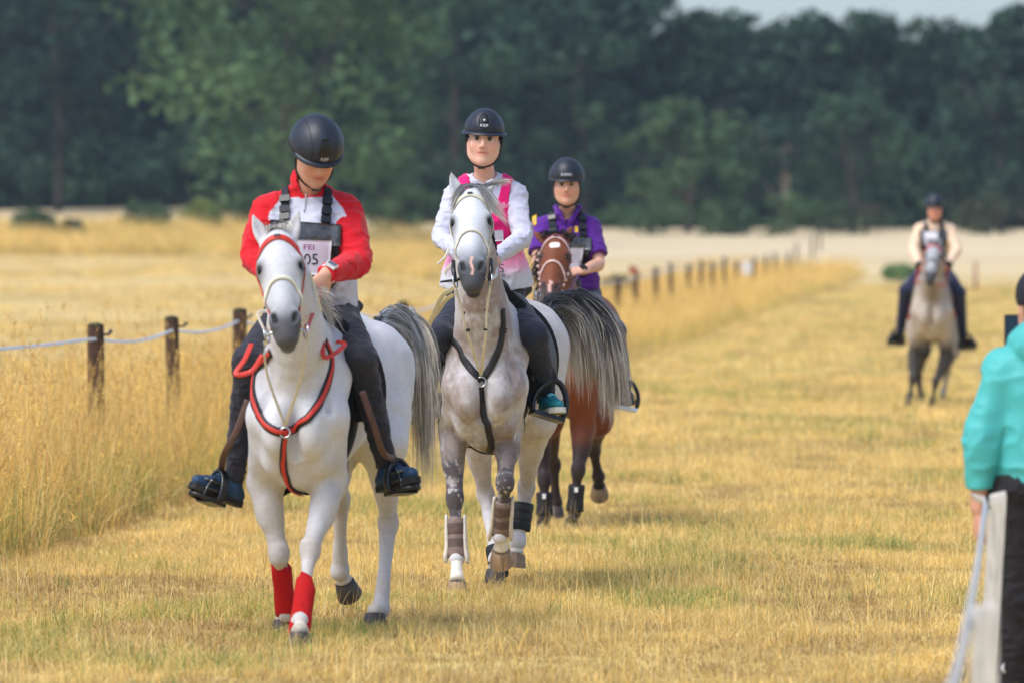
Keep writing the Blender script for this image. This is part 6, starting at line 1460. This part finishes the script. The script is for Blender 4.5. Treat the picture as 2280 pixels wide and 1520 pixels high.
for s, p1_, p2_ in ((-1, (1040, 740), (1058, 795)), (1, (1082, 740), (1075, 795))):
    rein(bp2, [ring2[s] + A(0, 0, -.03), P(1028 if s < 0 else 1084, 690, 28.0), P(*p1_, 28.06), P(*p2_, 28.18), bc + A(0, -.02, .02)], M_ivory, .013, 'martingale_strap', A(0, -1, .2))
    for tx, ty in (((1031, 697), (1042, 735)) if s < 0 else ((1083, 690), (1081, 733))): v, f = box(P(tx, ty, 28.05), .020, .012, .014); mk('keeper', v, f, M_blackgloss, bp2, smooth=False)
sd2_ = saddle(H2, 'black saddle with thick fleece pad on the dapple grey horse', M_fleece, None, None, x1=.13, e1=.034, e2=.036)
for q, s in (('a', -1), ('b', 1)):
    tp = stirrup(sd2_, S2['an'][q] + A(0, 0, .012), TOE2[q], -.30 * s, 1.32, False, M_blackgloss)
    v, f = strap(None, np.array([tp, tp + A(-s * .03, -.02, .06), S2['kn'][q] * .4 + S2['an'][q] * .6 + A(-s * .075, -.03, .06), S2['kn'][q] + A(-s * .10, .05, .05)]), .030, 0, .006, 20, fixn=A(.5 * s, -.8, .1)); mk('stirrup_leather', v, f, M_leather, sd2_)
v, f = strap(None, np.array([F2.J(1112, 682, .12), F2.J(1128, 672, .1), F2.J(1142, 684, .06), F2.J(1130, 690, .06)]), .014, 0, .006, 16, fixn=A(0, -1, .2)); mk('front_strap', v, f, M_leather, sd2_)
v, f = box(F2.J(1186, 890, .0), .04, .05, .07); mk('girth_buckle', v, f, M_steel, sd2_, smooth=False)
for kk, t0, t1 in (('RF', .34, .98), ('LF', .34, .98)):
    bo = legtube(H2, kk, t0, t1, .047, M_taupe, 'leg_boot'); _, kn, fe, ho = H2['hooves'][kk]; cd = unit(fe - kn)
    for t in (.43, .68): legtube(H2, kk, t, t + .17, .0482, M_taupe_d, 'strap', bo, ([0, 1], [1, 1]))
    for s in (-1, 1):
        pts = [kn + (fe - kn) * t + F2.l * s * (.046 + .008 * (t > .9)) - F2.f * .005 for t in (t0 - .06, .5, .8, .98, 1.08)]; v, f = tube(spline(np.array(pts), 14), np.interp(np.linspace(0, 1, 14), [0, .3, .75, 1], [.008, .012, .014, .008]), 8, True, sq=(F2.f, 2.0)); mk('cream_edge', v, f, M_cream, bo)
bo = legtube(H2, 'LH', .28, .78, .053, M_neo, 'leg_boot')
for t in (.31, .47, .63): legtube(H2, 'LH', t, t + .12, .0542, M_leather, 'strap', bo, ([0, 1], [1, 1]))
legtube(H2, 'RH', .80, 1.22, .050, M_neo, 'leg_boot')

# ---- bay
b3r = bridle(H3, 'pale pink and maroon bridle on the bay horse', M_pinkstrap, M_pinkstrap, M_maroon, .020, .016, .018, beads=M_pinkstrap)
h = H3['Hh']; pts = [h(.10, -.105, -.01), h(.062, -.085, .045), h(.036, -.045, .085), h(.022, 0, .10), h(.036, .045, .085), h(.062, .085, .045), h(.10, .105, -.01)]
v, f = strap(H3['g'], np.array(pts), .016, .004, .007, 40); mk('maroon_browband', v, f, M_maroon, b3r)
rein(b3r, [h(.53, .082, -.02), P(1272, 640, 34.5), P(1285, 615, 34.9), S3['wr']['b'] + A(-.02, -.05, -.02)], M_maroon); rein(b3r, [h(.53, -.082, -.02), P(1205, 640, 34.5), P(1215, 620, 34.9), S3['wr']['a'] + A(-.02, -.05, -.02)], M_maroon)
sd3 = saddle(H3, 'black saddle on the bay horse', M_fleece, None, None)
for q, s in (('a', -1), ('b', 1)):
    tp = stirrup(sd3, S3['an'][q] + A(0, 0, .0), A(.2 * s, -.95, .1), -.2 * s, 1.2, False, M_blackgloss, True)
    v, f = strap(None, np.array([tp, tp + A(-s * .03, .0, .06), S3['kn'][q] * .4 + S3['an'][q] * .6 + A(-s * .07, .0, .06), S3['kn'][q] + A(-s * .10, .05, .05)]), .030, 0, .006, 20, fixn=A(.5 * s, -.8, .1)); mk('stirrup_leather', v, f, M_steel if s > 0 else M_leather, sd3)
for kk in ('RF', 'LF'):
    bo = legtube(H3, kk, .35, .95, .052, M_neo, 'leg_boot'); _, kn, fe, ho = H3['hooves'][kk]; v, f = box(kn * .55 + fe * .45 + F3.f * .05, .022, .006, .03); mk('white_label', v, f, M_white_print, bo, smooth=False)

# ---- far horse
b4r = bridle(H4, 'red bridle on the distant grey horse', M_red, M_leather, M_red, .03, .02, .02)
h = H4['Hh']
for q, s in (('a', -1), ('b', 1)): rein(b4r, [h(.53, s * .082, -.02), h(.5, s * .16, -.2), S4['wr'][q] + A(0, -.05, -.02)], M_red)
sd4 = saddle(H4, 'red edged saddle on the distant grey horse', mat('red_pad', (.40, .02, .02), .85, var=.2, scale=30), None, None)
for q, s in (('a', -1), ('b', 1)): stirrup(sd4, S4['an'][q], A(.5 * s, -.8, .05), 0, 1.2, False, M_blackgloss)
# ================================================================== the misty air
hz = bpy.data.materials.new('misty_air'); hz.use_nodes = True; t = hz.node_tree; t.nodes.remove(t.nodes['Principled BSDF'])
pv = t.nodes.new('ShaderNodeVolumePrincipled'); pv.inputs['Color'].default_value = (.66, .82, .95, 1); pv.inputs['Density'].default_value = .00019; pv.inputs['Anisotropy'].default_value = .2
t.links.new(pv.outputs[0], t.nodes['Material Output'].inputs['Volume'])
v, f = box(A(0, 440, 18), 900, 1000, 42); o = mk('haze', v, f, hz, smooth=False); tag(o, 'thin pale mist lying over the fields and wood', None, None, 'stuff')
